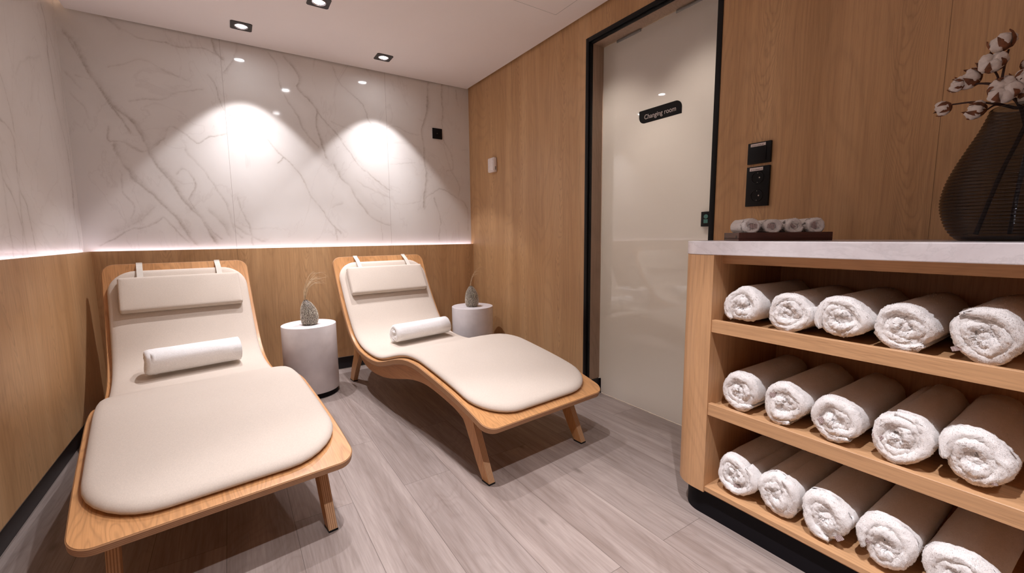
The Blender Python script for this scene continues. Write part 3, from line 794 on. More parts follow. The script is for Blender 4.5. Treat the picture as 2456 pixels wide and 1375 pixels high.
BW = 0.3415
def poly_part(name, poly, u0, u1, parent, loc_mats=('leg', 'ply_leg'), bevel=0.0):
    """plywood piece cut in the (v, z) plane; faces veneered, rim showing the plies"""
    n = len(poly); V = [(u0, a, b) for a, b in poly]+[(u1, a, b) for a, b in poly]
    V += V[:]                                   # doubled so the rim has its own ply coordinate
    F = [tuple(range(n))[::-1], tuple(range(n, 2*n))]; MI = [0, 0]; o = 2*n
    for i in range(n):
        j = (i+1) % n; F.append((o+i, o+j, o+n+j, o+n+i)); MI.append(1)
    A = [0]*n+[1]*n+[0]*n+[1]*n
    ob = mesh(name, V, F, [MT[m] for m in loc_mats], parent, fm=MI, attrs={'ply': A})
    bm = bmesh.new(); bm.from_mesh(ob.data); bmesh.ops.recalc_face_normals(bm, faces=bm.faces[:]); bm.to_mesh(ob.data); bm.free()
    return ob

def make_lounger(label, x, y, rz):
    t = thing('lounge_chair', (x, y, 0), label, 'lounger', 'plywood relaxation loungers', rz)
    TH = 0.029
    V, F, MI, A = slab(0, SLEN, BW, 0.055, 0.055, [(0.003, -TH), (0, -TH+0.003), (0, -0.003), (0.003, 0)], 0, side_mi=True, ns=110)
    o = mesh('board', V, F, [MT['board'], MT['ply']], t, smooth=True, fm=MI, attrs={'ply': A}, angle=0.5)
    tag(o, label='curved honey coloured plywood board')
    # seat pad, thicker in the middle, with a rolled edge
    lay = [(0.016, 0.0005), (0.005, 0.006), (0.0, 0.014), (0.0015, 0.021), (0.007, 0.028), (0.016, 0.033), (0.026, 0.0352)]
    V, F, MI, A = slab(0.036, 2.118, 0.322, 0.175, 0.125, lay, 0, nu=20, ns=120, crown=0.004)
    tag(mesh('cushion', V, F, MT['fabric'], t, smooth=True), label='long cream fabric cushion with rounded corners')
    # head pillow with two straps hooked over the top of the board
    lay = [(0.012, 0.0405), (0.002, 0.043), (0.0, 0.048), (0.0, 0.069), (0.0025, 0.074), (0.008, 0.0770), (0.018, 0.0782)]
    V, F, MI, A = slab(1.850, 2.058, 0.277, 0.012, 0.012, lay, 0, nu=20, ns=24, crown=0.0035)
    p = mesh('head_pillow', V, F, MT['fabric_light'], t, smooth=True, angle=0.8)
    for uc in (-0.182, 0.182):
        q = [prof(2.050, 0.068), prof(2.075, 0.058), prof(2.100, 0.0475), prof(2.122, 0.036), prof(2.145, 0.018), prof(2.162, 0.0025), prof(SLEN+0.004, 0.001), prof(SLEN+0.004, -TH-0.001), prof(2.14, -TH-0.003), prof(2.02, -TH-0.004)]
        V, F = [], []
        for k, (v, z) in enumerate(q):
            a = q[max(k-1, 0)]; b = q[min(k+1, len(q)-1)]; tt = (b-a)/np.linalg.norm(b-a); n_ = np.array([-tt[1], tt[0]])*0.0012
            for uu, sg_ in ((uc-0.0135, 1), (uc+0.0135, 1), (uc+0.0135, -1), (uc-0.0135, -1)): V.append((uu, v+sg_*n_[0], z+sg_*n_[1]))
        for k in range(len(q)-1):
            for j in range(4): F.append((4*k+j, 4*k+(j+1) % 4, 4*k+4+(j+1) % 4, 4*k+4+j))
        F += [(3, 2, 1, 0), tuple(4*len(q)-4+j for j in range(4))]
        mesh('strap', V, F, MT['strap'], p)
    # under-structure: side rails and four splayed legs
    UO, TL = 0.2876, 0.0290
    def under(v):
        s = float(np.interp(v, PC[:, 0], PS)); return s
    top = []
    for s in np.linspace(float(np.interp(.262, PC[:, 0], PS)), float(np.interp(1.545, PC[:, 0], PS)), 46):
        q = prof(s, -TH+0.0005); top.append((q[0], q[1]))
    low = [(.262, .2215), (.305, .240), (.35, .2495), (.398, .2575), (.45, .266), (.50, .2725), (.56, .2785), (.61, .280), (.665, .277), (.72, .270), (.785, .258), (.85, .243), (.95, .2155), (1.05, .193), (1.12, .180),
           (1.2, .171), (1.27, .1675), (1.33, .168), (1.40, .1745), (1.46, .187), (1.50, .205), (1.53, .228), (1.55, .255)]
    lowc = [tuple(q) for q in _cr(low, 4)]
    rail = lowc+top[::-1]
    fpoly = [(.0725, .006), (.1205, .006), (.144, .039), (.168, .076), (.189, .112), (.212, .149), (.229, .177), (.243, .199), (.262, .2225)]
    s1 = float(np.interp(.262, PC[:, 0], PS)); s2 = float(np.interp(.206, PC[:, 0], PS))
    fpoly += [tuple(prof(s, -TH+0.0005)) for s in np.linspace(s1, s2, 6)]+[(.180, .229)]
    sb1 = float(np.interp(1.500, PC[:, 0], PS)); sb2 = float(np.interp(1.605, PC[:, 0], PS))
    bpoly = [(1.6985, .006), (1.7625, .006), (1.745, .045), (1.728, .084), (1.697, .137), (1.665, .192), (1.640, .250)]
    bpoly += [tuple(prof(s, -TH+0.0005)) for s in np.linspace(sb2, sb1, 8)]+[(1.505, .262), (1.53, .236), (1.556, .209), (1.579, .180), (1.607, .143), (1.633, .106)]
    for sg_ in (-1, 1):
        a, b = (-UO, -UO+TL) if sg_ < 0 else (UO-TL, UO)
        poly_part('side_rail', rail, a, b, t, ('rail', 'ply'))
        for pl, nm in ((fpoly, 'front'), (bpoly, 'rear')):
            c, d = (a, b) if nm == 'front' else (a-sg_*0.0006, b-sg_*0.0006)
            lg = poly_part('leg', pl, c, d, t)
            bm = bmesh.new(); v0, v1 = pl[0][0], pl[1][0]; add_box(bm, c-0.001, d+0.001, v0-0.001, v1+0.001, 0.0, 0.0065)
            tag(bm_obj('foot_pad', bm, MT['black'], lg), label='thin black glide')
    return t
LG = {1: (-0.0366, 1.3683, 0.1194), 2: (1.0947, 1.3555, 0.0924)}
make_lounger('plywood lounger with cream cushion, left of the two, beside the left wainscot', *LG[1])
make_lounger('plywood lounger with cream cushion, right of the two, beside the oak wall and glass door', *LG[2])

# ================================================================== ROLLED TOWELS
def tufts(V, F, seed, n, ln=0.0016, wd=0.00042, xmax=0.075, bias=0.02):
    """short pile of a terry cloth: n small tapered loops standing on the visible faces"""
    rs = np.random.RandomState(seed)
    A = np.array([tuple(v) for v in V]); Q = np.array([f for f in F if len(f) == 4])
    c = A[Q].mean(1); e1 = A[Q[:, 2]]-A[Q[:, 0]]; e2 = A[Q[:, 3]]-A[Q[:, 1]]
    nr = np.cross(e1, e2); ar = np.linalg.norm(nr, axis=1)+1e-12; nr /= ar[:, None]
    wgt = ar*np.where(c[:, 0] < bias, 1.0, np.where(c[:, 0] < xmax, 0.30, 0.03))
    k = rs.choice(len(Q), n, p=wgt/wgt.sum())
    uv = rs.rand(n, 2)
    a, b, d, e = (A[Q[k, i]] for i in range(4))
    p = (a*(1-uv[:, :1])+b*uv[:, :1])*(1-uv[:, 1:])+(e*(1-uv[:, :1])+d*uv[:, :1])*uv[:, 1:]
    N_ = nr[k]; r = rs.randn(n, 3); dr = N_+0.75*r; dr /= np.linalg.norm(dr, axis=1)[:, None]
    sd = np.cross(dr, rs.randn(n, 3)); sd /= np.linalg.norm(sd, axis=1)[:, None]+1e-9
    L = ln*(0.5+rs.rand(n, 1)); w_ = wd*(0.7+0.6*rs.rand(n, 1))
    P0, P1 = p-N_*0.0004-sd*w_, p-N_*0.0004+sd*w_; P2 = p+dr*L*0.7+sd*w_*0.9; P3 = p+dr*L-sd*w_*0.5
    NV = np.stack([P0, P1, P2, P3], 1).reshape(-1, 3); o = len(V)
    NF = (np.arange(n)[:, None]*4+np.arange(4)[None, :]+o)
    return list(V)+[tuple(x) for x in NV], list(F)+[tuple(int(i) for i in x) for x in NF]

def roll(R, L, seed, turns=3.0, fuzz=0.0012, nth=46, oval=0.0, wob=0.09, rin=0.002, endj=0.006, phase=0.0, sag=0.93, front=14, pile=0):
    """spiral roll of thick cloth, axis along local +x starting at x = 0 (the visible end)"""
    rs = random.Random(seed); V, F = [], []
    pitch = (R-rin)/turns; h = pitch*0.60
    N_ = int(nth*turns)
    ph = [rs.uniform(0, 6.28) for _ in range(8)]
    def wobf(a, r):
        return 1+wob*(R/max(r, 0.3*R))**0.4*(0.45*math.sin(2*a+ph[0])+0.35*math.sin(3*a+ph[1])+0.25*math.sin(5*a+ph[2]))*min(1.0, 1.35-r/R)
    arc = np.linspace(PI/2, -PI/2, front)
    nx = [L, L*0.75, L*0.5, L*0.25, L*0.12, 0.035, 0.022]
    ncs = None
    for i in range(N_+1):
        th = 2*PI*turns*i/N_; r = rin+pitch*0.35+(R-h-rin-pitch*0.35)*(th/(2*PI*turns))
        tail = min(1.0, (N_-i)/(nth*0.10)); core = min(1.0, i/(nth*0.15))
        hh = h*(0.35+0.65*min(tail, core))
        a = -th*1.0+phase
        r *= wobf(a, r)
        jt = endj*(0.8*math.sin(1.7*th+ph[3])+0.6*math.sin(0.63*th+ph[4]))*(0.5+0.5*(1-i/N_))+0.010*(0.5-0.5*math.cos(min(1.0, i/(N_*0.75))*PI))*-0.2
        hh *= 1+0.10*math.sin(3.1*th+ph[5])
        ring = [(x, hh) for x in nx]
        rf = hh*1.15
        ring += [(rf-rf*math.cos(q)*1.0, hh*math.sin(q)) for q in arc]
        ring += [(x, -hh) for x in nx[::-1]]+[(L+0.004, -hh*0.5), (L+0.006, 0.0), (L+0.004, hh*0.5)]
        ncs = len(ring)
        for x, dr in ring:
            xf = max(0.0, 1-x/0.05)
            X = x+jt*xf; rr = r+dr
            yy, zz = rr*math.cos(a), rr*math.sin(a)
            yy *= 1+oval; zz *= 1-oval
            if zz < -sag*R: zz = -sag*R-(zz+sag*R)*-0.15
            k = fuzz*(1.0 if x < 0.06 else 0.55)
            if fuzz: 
                X += rs.gauss(0, k)*(1 if x < 0.06 else 0.2); yy += rs.gauss(0, k); zz += rs.gauss(0, k)
            V.append((X, yy, max(zz, -sag*R-0.0005)))
    for i in range(N_):
        for k in range(ncs):
            F.append((i*ncs+k, (i+1)*ncs+k, (i+1)*ncs+(k+1) % ncs, i*ncs+(k+1) % ncs))
    F.append(tuple(range(ncs))); F.append(tuple(range(N_*ncs, (N_+1)*ncs))[::-1])
    # the tucked core of the roll
    o = len(V); nn, mm = 16, 9
    for i in range(mm+1):
        q = PI*i/mm
        for k in range(nn):
            g = 2*PI*k/nn; rr = (0.72*pitch+rin)*(1+0.18*math.sin(2*g+ph[6])+0.1*math.sin(3*g+ph[7]))*math.sin(q)
            V.append((0.016-0.0145*math.cos(q)+0.002*math.sin(g*2+ph[0])*math.sin(q)+rs.gauss(0, fuzz*0.5), rr*math.cos(g), rr*math.sin(g)*0.85))
    for i in range(mm):
        for k in range(nn):
            F.append((o+i*nn+k, o+i*nn+(k+1) % nn, o+(i+1)*nn+(k+1) % nn, o+(i+1)*nn+k))
    if pile: V, F = tufts(V, F, seed, pile)
    return V, F

def tab(parent, a, r, wd, ht, out=0.010, tilt=0.0, m='band'):
    """woven taupe border peeking out of the roll, at polar position (a, r) of the end face"""
    y, z = r*math.cos(a), r*math.sin(a)
    V, F = [], []
    n = 9; k = 5
    for i in range(n):
        q = (i/(n-1)-0.5)*wd
        for j in range(k):
            s = (j/(k-1)-0.5)*ht
            yy = y+q*math.cos(tilt)-s*math.sin(tilt); zz = z+q*math.sin(tilt)+s*math.cos(tilt)
            V.append((-out+0.004*math.cos(q*300)*0.3+((q/wd)**2)*0.010+0.0009*(i % 2), yy, zz))
    m0 = len(V)
    V += [(x+0.006, b, c) for x, b, c in V]
    for i in range(n-1):
        for j in range(k-1):
            F.append((i*k+j, (i+1)*k+j, (i+1)*k+j+1, i*k+j+1)); F.append((m0+i*k+j, m0+i*k+j+1, m0+(i+1)*k+j+1, m0+(i+1)*k+j))
    for i in range(n-1):
        F.append((i*k, m0+i*k, m0+(i+1)*k, (i+1)*k)); F.append((i*k+k-1, (i+1)*k+k-1, m0+(i+1)*k+k-1, m0+i*k+k-1))
    for j in range(k-1):
        F.append((j, j+1, m0+j+1, m0+j)); F.append(((n-1)*k+j, m0+(n-1)*k+j, m0+(n-1)*k+j+1, (n-1)*k+j+1))
    return mesh('woven_border', V, F, MT[m], parent)

# ================================================================== TOWEL CABINET
CX, CYE, CYN = 1.325, 0.948, -0.420       # front plane, far end, near end
RC = 0.100
def rounded_end(x0, x1, ye, yn, r, n=14):
    """plan outline: front at x0 (towards the room), rounded far-front corner"""
    P = [(x1, yn), (x1, ye)]
    P += [(x0+r-r*math.sin(a), ye-r+r*math.cos(a)) for a in np.linspace(0, PI/2, n)]
    P += [(x0, yn)]
    return P
cab = thing('towel_cabinet', (0, 0, 0), 'oak open-fronted cabinet with three shelves of rolled towels, rounded at its far end', 'cabinet')
XBK = XR-0.002
# far end panel: thick, curved round the corner
IN = 0.806
P = [(XBK, IN), (XBK, CYE)]+[(CX+RC-RC*math.sin(a), CYE-RC+RC*math.cos(a)) for a in np.linspace(0, PI/2, 18)]+[(CX, IN)]
bm = bmesh.new(); add_prism(bm, P, 0.100, 0.9315, 'z'); tag(bm_obj('end_panel', bm, MT['cab_v'], cab, smooth=True, angle=0.3), label='curved oak end panel')
bm = bmesh.new(); add_box(bm, CX, XBK, CYN, CYN+0.03, 0.100, 0.9315); bm_obj('end_panel', bm, MT['cab_v'], cab)
bm = bmesh.new(); add_box(bm, XBK-0.018, XBK, CYN+0.03, IN, 0.100, 0.9315); bm_obj('back_panel', bm, MT['cab_v'], cab)
bm = bmesh.new(); add_box(bm, CX+0.055, XBK-0.018, CYN+0.03, IN, 0.9015, 0.9315); bm_obj('top_panel', bm, MT['cab_y'], cab)
for zt in (0.7145, 0.4245):
    bm = bmesh.new(); add_box(bm, CX+0.022, XBK-0.018, CYN+0.03, IN, zt-0.036, zt-0.012); s = bm_obj('shelf', bm, MT['cab_y'], cab)
    bm = bmesh.new(); add_box(bm, CX+0.004, CX+0.022, CYN+0.03, IN, zt-0.0415, zt, 0.0007, 1); bm_obj('shelf_edge', bm, MT['cab_y'], s)
bm = bmesh.new(); add_box(bm, CX+0.004, XBK-0.018, CYN+0.03, IN, 0.106, 0.121); s = bm_obj('shelf', bm, MT['cab_y'], cab)
bm = bmesh.new(); add_box(bm, CX+0.010, CX+0.03, CYN+0.03, IN, 0.100, 0.106); bm_obj('shelf_edge', bm, MT['cab_y'], s)
bm = bmesh.new(); add_prism(bm, rounded_end(CX+0.028, XBK, CYE-0.030, CYN, RC-0.022), 0.0, 0.100, 'z')
tag(bm_obj('plinth', bm, MT['kick'], cab, smooth=True, angle=0.3), label='black recessed plinth')
# worktop
bm = bmesh.new(); add_prism(bm, rounded_end(CX-0.002, XR-0.0005, CYE+0.002, CYN, RC+0.002, 20), 0.9320, 0.9765, 'z', bevel=0.0022)
tag(bm_obj('worktop', bm, MT['worktop'], smooth=True, angle=0.3), 'pale grey veined stone worktop on the towel cabinet', 'worktop')

ROWS = [  # shelf, its height, x of the towel fronts, centres
    ('top', 0.7030, 1.358, [.723, .591, .459, .329, .197]),
    ('middle', 0.4130, 1.360, [.720, .586, .453, .320, .188]),
    ('bottom', 0.1215, 1.346, [.718, .587, .453, .320, .187])]
FEAT = {('top', 4): [(-2.4, .050, .020, .010, .4)], ('middle', 1): [(2.5, .040, .016, .022, -.35)], ('middle', 2): [(-2.75, .036, .017, .015, .7)],
        ('middle', 3): [(-2.9, .040, .020, .014, -.5)], ('middle', 4): [(-0.95, .046, .022, .014, .3)], ('bottom', 0): [(-1.25, .036, .020, .009, .2)],
        ('bottom', 1): [(-0.25, .040, .012, .026, .45)], ('bottom', 2): [(-0.85, .054, .018, .013, .8)], ('bottom', 3): [(-3.05, .036, .018, .014, -.7)]}
PLACE = ['farthest from the camera, against the end panel', 'second from the end panel', 'third from the end panel, in the middle', 'fourth from the end panel', 'fifth and nearest the camera']
seed = 10
for rname, zs, dx, cs in ROWS:
    for i, yc in enumerate(cs):
        seed += 1; rr = random.Random(seed)
        R, ov = {'top': (0.0670, -0.005), 'middle': (0.0710, -0.045), 'bottom': (0.0735, -0.075)}[rname]; R += rr.uniform(-0.0010, 0.0008); ov += rr.uniform(-0.01, 0.01); sg_ = (1-ov)*0.965
        V, F = roll(R, 0.36, seed, turns=rr.choice([2.3, 2.6, 2.9]), oval=ov, phase=rr.uniform(0, 6.28), wob=rr.uniform(0.10, 0.17), endj=0.007, sag=sg_, pile=15000)
        t = thing('rolled_towel', (dx+0.004+rr.uniform(-0.003, 0.004), yc, zs+0.0005+R*sg_+0.0006), 'rolled white terry towel on the %s shelf, %s' % (rname, PLACE[i]), 'towel', 'rolled towels in the cabinet', rr.uniform(-0.012, 0.012))
        mesh('towel_roll', V, F, [MT['terry'], MT['pile']], t, smooth=True, fm=[0]*(len(F)-15000)+[1]*15000)
        for a, r, wd, ht, tl in FEAT.get((rname, i), []):
            # end face is seen from -x: its right-hand side is -y, so mirror the polar angle
            tab(t, PI-a, r, wd, ht, out=0.0015, tilt=-tl)

# towels lying on the loungers
def lounger_towel(L, u0, u1, s, R, label, seed, turns, flip=False, dz=0.0, yaw=0.0):
    x, y, rz = LG[L]
    v, z = prof(s, 0.0385+R*0.965+dz)
    Ln = abs(u1-u0); c, s_ = math.cos(rz), math.sin(rz)
    px = x+u0*c-v*s_; py = y+u0*s_+v*c
    V, F = roll(R, Ln, seed, turns=turns, fuzz=0.0007, wob=0.07, endj=0.005, oval=0.03, sag=0.985, phase=2.5, pile=5000)
    sl = (prof(s+.03)-prof(s-.03)); ang = math.atan2(sl[1], sl[0])
    t = thing('rolled_towel', (px, py, z), label, 'towel', None, rz+yaw)
    mesh('towel_roll', V, F, [MT['terry_white'], MT['pile']], t, smooth=True, fm=[0]*(len(F)-5000)+[1]*5000); return t
lounger_towel(1, -0.192, 0.200, 1.362, 0.0735, 'rolled white towel lying across the seat of the left lounger', 71, 2.4, yaw=0.065)
t = lounger_towel(2, -0.156, 0.236, 1.300, 0.0690, 'rolled white towel lying across the seat of the right lounger, its coiled end showing', 73, 2.6, yaw=0.09)

# ================================================================== SIDE TABLES
def side_table(x, y, label):
    t = thing('side_table', (x, y, 0), label, 'side table', 'round stone side tables')
    V, F = lathe([(0.0005, 0.032), (0.158, 0.032), (0.1600, 0.034), (0.1608, 0.036), (0.1608, 0.4515), (0.1600, 0.4538), (0.158, 0.4550), (0.0005, 0.4550)], 72)
    mesh('drum', V, F, MT['stone'], t, smooth=True, angle=0.5)
    V, F = lathe([(0.0005, 0.0), (0.152, 0.0), (0.152, 0.032), (0.0005, 0.032)], 64)
    tag(mesh('plinth', V, F, MT['kick'], t, smooth=True, angle=0.5), label='black base ring')
    return t
T1 = (0.386, 2.962); T2 = (1.566, 2.955)
side_table(*T1, 'pale stone drum side table standing between the two loungers')
side_table(*T2, 'pale stone drum side table in the corner behind the right lounger')

def pebble_vase(x, y, z, seed, lean, label, sc=1.0, neck=(-0.012, 0.0)):
    t = thing('bud_vase', (x, y, z), label, 'vase')
    H, R = 0.158*sc, 0.0505*sc
    prf = [(0.60, 0.0), (0.80, 0.03), (0.93, 0.12), (1.0, 0.28), (0.985, 0.42), (0.92, 0.56), (0.79, 0.70), (0.60, 0.82), (0.42, 0.91), (0.27, 0.965), (0.22, 1.0)]
    def off(h): return (neck[0]*sc*max(0, (h-0.35)/0.65)**1.6, neck[1]*sc*max(0, (h-0.35)/0.65)**1.6)
    body = curve_pts([(r, h, 0) for r, h in prf], 5); n = 40; V, F = [], []
    inner = [(0.17, 1.0, 0), (0.16, 0.93, 0), (0.18, 0.80, 0)]
    B = [(max(b[0], 0), b[1]) for b in body]+[(a, b) for a, b, _ in inner]
    for r, h in B:
        ox, oy = off(h)
        for k in range(n):
            a = 2*PI*k/n; V.append((ox+R*r*math.cos(a), oy+R*r*math.sin(a), H*h))
    for i in range(len(B)-1):
        for k in range(n): F.append((i*n+k, i*n+(k+1) % n, (i+1)*n+(k+1) % n, (i+1)*n+k))
    F.append(tuple(range(n))[::-1]); F.append(tuple(range((len(B)-1)*n, len(B)*n)))
    mesh('vase_body', V, F, MT['pebble_dark'], t, smooth=True, angle=0.9)
    # rows of metallic beads; the texture of the wall
    ico = bmesh.new(); bmesh.ops.create_icosphere(ico, subdivisions=1, radius=1.0)
    iv = [v.co.copy() for v in ico.verts]; ifa = [[v.index for v in f.verts] for f in ico.faces]; ico.free()
    rs = random.Random(seed); V, F = [], []
    hs = [b[1] for b in body]; rr_ = [b[0] for b in body]
    count = 860
    zs = np.linspace(0.015, 0.985, 400); ar = np.interp(zs, hs, rr_); cum = np.cumsum(ar); cum /= cum[-1]
    for i in range(count):
        h = float(np.interp((i+0.5)/count, cum, zs)); r = float(np.interp(h, hs, rr_)); a = i*2.399963+rs.uniform(-0.03, 0.03)
        ox, oy = off(h); b = 0.0030*sc*rs.uniform(0.75, 1.12)*(0.75+0.35*r)
        c = Vector((ox+R*r*math.cos(a), oy+R*r*math.sin(a), H*h)); o = len(V)
        for q in iv: V.append(c+q*b)
        F += [tuple(o+k for k in f) for f in ifa]
    mesh('beading', V, F, MT['pebble'], t, smooth=True)
    return (x+off(1)[0], y+off(1)[1], z+H)
def dry_grass(p, seed, label, ln=0.20, n=16, dirx=1.0, spread=1.0, thick=0.0008):
    t = thing('dried_grass', p, label, 'dried grass'); t['kind'] = 'thing'; rs = random.Random(seed); parts = []
    for i in range(n):
        k = rs.uniform(0.55, 1.0); L = ln*k; out = rs.uniform(0.25, 0.95)*spread*dirx; dy = rs.uniform(-0.25, 0.25)
        bx, by = rs.uniform(-0.004, 0.004), rs.uniform(-0.004, 0.004)
        pts = [(bx*0.6, by*0.6, -0.035), (bx-0.004, by, 0.0), (bx-0.010+0.02*out, by+0.2*dy*L, 0.30*L), (bx+0.24*out*L, by+0.4*dy*L, 0.62*L), (bx+0.62*out*L, by+0.7*dy*L, 0.84*L), (bx+1.0*out*L, by+dy*L, 0.88*L*rs.uniform(0.75, 1.05))]
        c = curve_pts(pts, 5); m = len(c); parts.append(tube(c, [thick*(1.25-1.0*j/m) for j in range(m)], 4))
    V, F = merge(parts); mesh('blades', V, F, MT['straw'], t, smooth=True)
pz = pebble_vase(0.389, 2.932, 0.455, 5, 0, 'small beaded pewter vase on the side table between the loungers', neck=(-0.016, 0.006))
dry_grass((pz[0], pz[1], pz[2]), 8, 'wisp of dried grass in the beaded vase between the loungers', 0.205, 22)
pz = pebble_vase(1.552, 2.935, 0.455, 6, 0, 'small beaded dark vase on the side table in the corner', neck=(-0.004, 0.004), sc=1.02)
dry_grass((pz[0], pz[1], pz[2]), 11, 'thin wisp of dried grass in the beaded corner vase', 0.17, 7, thick=0.0005)

# ================================================================== ON THE WORKTOP
WT = 0.9768
TR = thing('tray', (1.395, 0.7655, WT), 'low dark reddish wooden tray on the worktop holding rolled washcloths', 'tray', None, -PI/4)
# local x runs along the tray's depth (away), local -y along its length
LT, DT = 0.272, 0.170
bm = bmesh.new()
add_box(bm, 0, DT, -LT, 0, 0.004, 0.010, 0.0008, 1); tr_b = bm_obj('tray_base', bm, MT['tray'], TR)
TR.rotation_euler = (0, 0, PI/4)
bm = bmesh.new()
add_box(bm, 0, DT, -LT, -LT+0.010, 0, 0.027, 0.0008, 1); add_box(bm, 0, DT, -0.010, 0, 0, 0.027, 0.0008, 1)
add_box(bm, 0, 0.010, -LT+0.010, -0.010, 0, 0.027, 0.0008, 1); add_box(bm, DT-0.010, DT, -LT+0.010, -0.010, 0, 0.027, 0.0008, 1)
bm_obj('tray_rim', bm, MT['tray'], TR)
bm = bmesh.new(); add_box(bm, 0.020, 0.034, -0.001, 0.0006, 0.009, 0.017, 0.0003, 1); bm_obj('handle_slot', bm, MT['black'], TR)
WLAB = ['rolled white washcloth on the dark tray, leftmost of the four', 'rolled white washcloth on the dark tray, second from the left', 'rolled white washcloth on the dark tray, third from the left', 'rolled white washcloth on the dark tray, rightmost of the four']
c45, s45 = math.cos(PI/4), math.sin(PI/4)
for i in range(4):
    yy = -0.0405-i*0.0637; xx = 0.0135
    R = 0.0290
    V, F = roll(R, 0.145, 90+i, turns=1.9, fuzz=0.0007, wob=0.06, rin=0.008, endj=0.002, sag=0.96, nth=36, phase=i*1.3, front=9, pile=2500)
    t = thing('rolled_washcloth', (1.395+xx*c45-yy*s45, 0.7655+xx*s45+yy*c45, WT+0.0102+R*0.96+0.008), WLAB[i], 'washcloth', 'rolled washcloths on the tray', PI/4)
    mesh('towel_roll', V, F, [MT['terry'], MT['pile']], t, smooth=True, fm=[0]*(len(F)-2500)+[1]*2500)
    a, b, c, d = [(0, .021, .014, 0), (.4, .021, .016, .2), (.9, .017, .008, .7), (-.4, .015, .021, -.3)][i]
    tab(t, 0.2 if i else PI*0.9, 0.006 if i < 3 else 0.010, b, c, out=0.003, tilt=d)

# ribbed smoked-glass vase
VX, VY = 1.600, 0.196
vs = thing('glass_vase', (VX, VY, WT), 'large ribbed smoked glass vase on the worktop, cut by the right edge', 'vase')
pr = [(0.098, 0.0), (0.112, 0.012), (0.127, 0.038), (0.1375, 0.075), (0.1385, 0.110), (0.131, 0.150), (0.117, 0.190), (0.099, 0.232), (0.083, 0.268), (0.072, 0.300), (0.067, 0.318)]
pc = curve_pts([(r, z, 0) for r, z in pr], 40); zz = np.array([p[1] for p in pc]); rr_ = np.array([p[0] for p in pc])
prof_out = []; ribs = 38; H = 0.318
for k in range(ribs*6+1):
    z = H*k/(ribs*6); r = float(np.interp(z, zz, rr_)); prof_out.append((r+0.0026*abs(math.sin(PI*k/6)), z))
V, F = lathe([(0.0005, 0.0)]+prof_out+[(0.064, 0.318)], 72); tag(mesh('glass_body', V, F, MT['smoke'], vs, smooth=True, angle=1.2), label='horizontally ribbed smoked glass')
V, F = lathe([(0.0005, 0.003), (0.094, 0.003), (0.094, 0.010), (0.0005, 0.010)], 60); mesh('glass_base', V, F, MT['smoke'], vs, smooth=True, angle=0.6)

def boll(parent, p, d, s, seed):
    """open cotton boll at p facing d (local)"""
    rs = random.Random(seed); d = Vector(d).normalized(); q = d.to_track_quat('Z', 'Y').to_matrix()
    bm = bmesh.new()
    for k in range(5):
        a = 2*PI*k/5+rs.uniform(-.2, .2); c = Vector((0.52*math.cos(a), 0.52*math.sin(a), rs.uniform(-.1, .25)))
        b = bmesh.ops.create_icosphere(bm, subdivisions=3, radius=0.62)
        for v in b['verts']:
            n = v.co.normalized(); dd = noise.noise(v.co*3.2+Vector((seed*3.1+k, k, 0)))*0.16+noise.noise(v.co*9+Vector((seed, k*2, 1)))*0.06
            v.co = v.co+n*dd; v.co.z *= 1.08; v.co += c
    for v in bm.verts: v.co = Vector(p)+q @ (v.co*s)
    b = bm_obj('boll', bm, MT['cotton'], parent, smooth=True, angle=3)
    parts = []
    for k in range(5):
        a = 2*PI*k/5+PI/5+rs.uniform(-.15, .15); V, F = [], []; ln = rs.uniform(0.95, 1.5)
        for i in range(7):
            f = i/6; el = -1.15+f*1.55*ln; rad = 1.02+0.28*f*f*rs.uniform(0.8, 1.3)
            wv = 0.52*math.sin(PI*min(1, f*0.86+0.14))**0.8*(1-f*0.55)
            for sgn in (-1, 0, 1):
                aa = a+sgn*wv/max(0.35, math.cos(el)); rp = rad*(1.0 if sgn == 0 else 0.95)
                V.append((rp*math.cos(el)*math.cos(aa), rp*math.cos(el)*math.sin(aa), rp*math.sin(el)))
        n0 = len(V); V += [(x*0.93, y*0.93, z*0.93) for x, y, z in V]
        for i in range(6):
            for j in range(2):
                F.append((3*i+j, 3*i+j+1, 3*i+4+j, 3*i+3+j)); F.append((n0+3*i+j, n0+3*i+3+j, n0+3*i+4+j, n0+3*i+j+1))
            F.append((3*i, 3*i+3, n0+3*i+3, n0+3*i)); F.append((3*i+2, n0+3*i+2, n0+3*i+5, 3*i+5))
        F.append((18, 19, 20, n0+20, n0+19, n0+18)); F.append((0, n0, n0+1, n0+2, 2, 1))
        parts.append(([Vector(p)+q @ (Vector(v)*s) for v in V], F))
    V, F = merge(parts); mesh('husk', V, F, MT['husk'], b, smooth=True, angle=0.8)

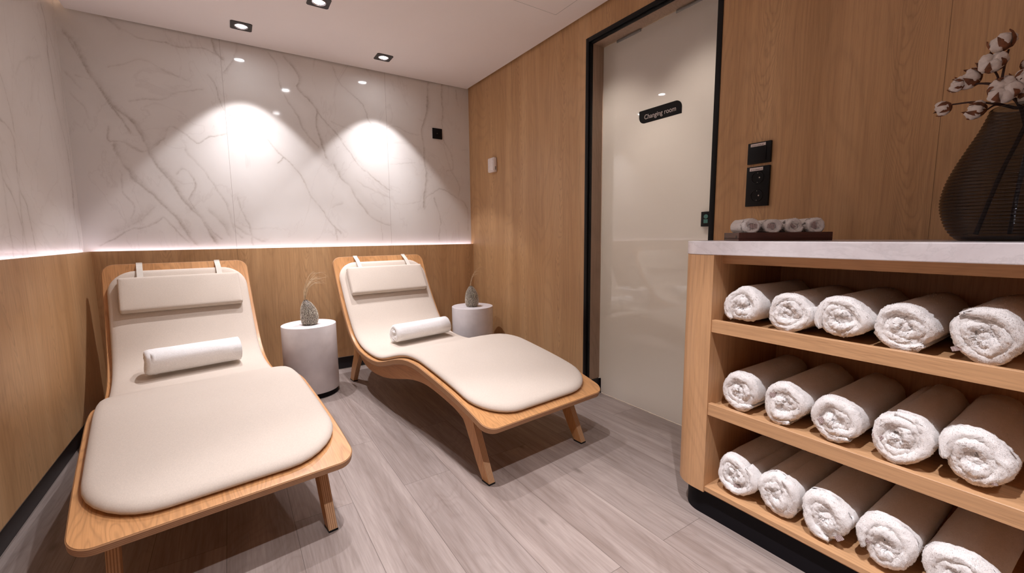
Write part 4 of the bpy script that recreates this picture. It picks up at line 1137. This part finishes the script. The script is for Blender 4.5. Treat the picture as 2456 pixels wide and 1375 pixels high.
# world targets for the bolls, grouped by branch; branch origin at the vase neck
NK = Vector((VX, VY+0.004, WT+0.30))
BR = [
 ('cotton branch with brown husks reaching highest out of the glass vase', (0.03, -0.05), [((1.590, .256, 1.452), .024, (-.3, .5, .9)), ((1.585, .268, 1.408), .026, (-.8, -.1, .4)), ((1.600, .308, 1.384), .025, (-.6, .6, .5)), ((1.585, .327, 1.372), .017, (-.4, .9, .1))]),
 ('cotton branch leaning left out of the glass vase with a single drooping boll', (-0.045, 0.062), [((1.590, .349, 1.322), .019, (-.35, 1, -.45)), ((1.575, .286, 1.300), .022, (-.5, .9, .1)), ((1.64, .255, 1.365), .020, (.2, .2, 1))]),
 ('cotton branch with large white bolls low over the rim of the glass vase', (0.06, 0.02), [((1.550, .238, 1.330), .029, (-1, -.1, .2)), ((1.560, .200, 1.352), .026, (-.7, -.3, .7)), ((1.570, .196, 1.312), .024, (-.9, -.6, -.1)), ((1.620, .212, 1.392), .017, (0, -.3, 1)), ((1.600, .140, 1.370), .024, (-.2, -1, .6))]),
]
for bi, (lab, foot, bl) in enumerate(BR):
    t = thing('cotton_branch', tuple(NK), lab, 'cotton branch'); parts = []
    base = Vector((VX+foot[0], VY+foot[1], WT+0.016))-NK
    ends = [Vector(p)-NK for p, s, d in bl]
    mid = Vector((0.012*(bi-1), 0.010*(1-bi), 0.0))
    top = sum(ends, Vector())/len(ends); hub = mid.lerp(top, 0.62); hub.z = top.z*0.72
    main = curve_pts([base, base.lerp(mid, 0.5)+Vector((0.004, 0.004, 0)), mid, mid.lerp(hub, 0.5)+Vector((0.003, -0.003, 0.0)), hub], 6)
    parts.append(tube(main, [0.0048-0.0016*k/len(main) for k in range(len(main))], 7))
    for (p, s, d), e in zip(bl, ends):
        dv = Vector(d).normalized(); e2 = e-dv*s*0.9
        st = mid.lerp(hub, 0.55+0.4*random.Random(bi*7+int(s*1000)).random())
        cpts = curve_pts([st, st.lerp(e2, 0.5)+Vector((0, 0, 0.006)), e2], 6); parts.append(tube(cpts, [0.0026-0.0008*k/len(cpts) for k in range(len(cpts))], 6))
    V, F = merge(parts); mesh('stem', V, F, MT['twig'], t, smooth=True, angle=1.0)
    for k, ((p, s, d), e) in enumerate(zip(bl, ends)): boll(t, e, d, s*0.90, bi*10+k+1)
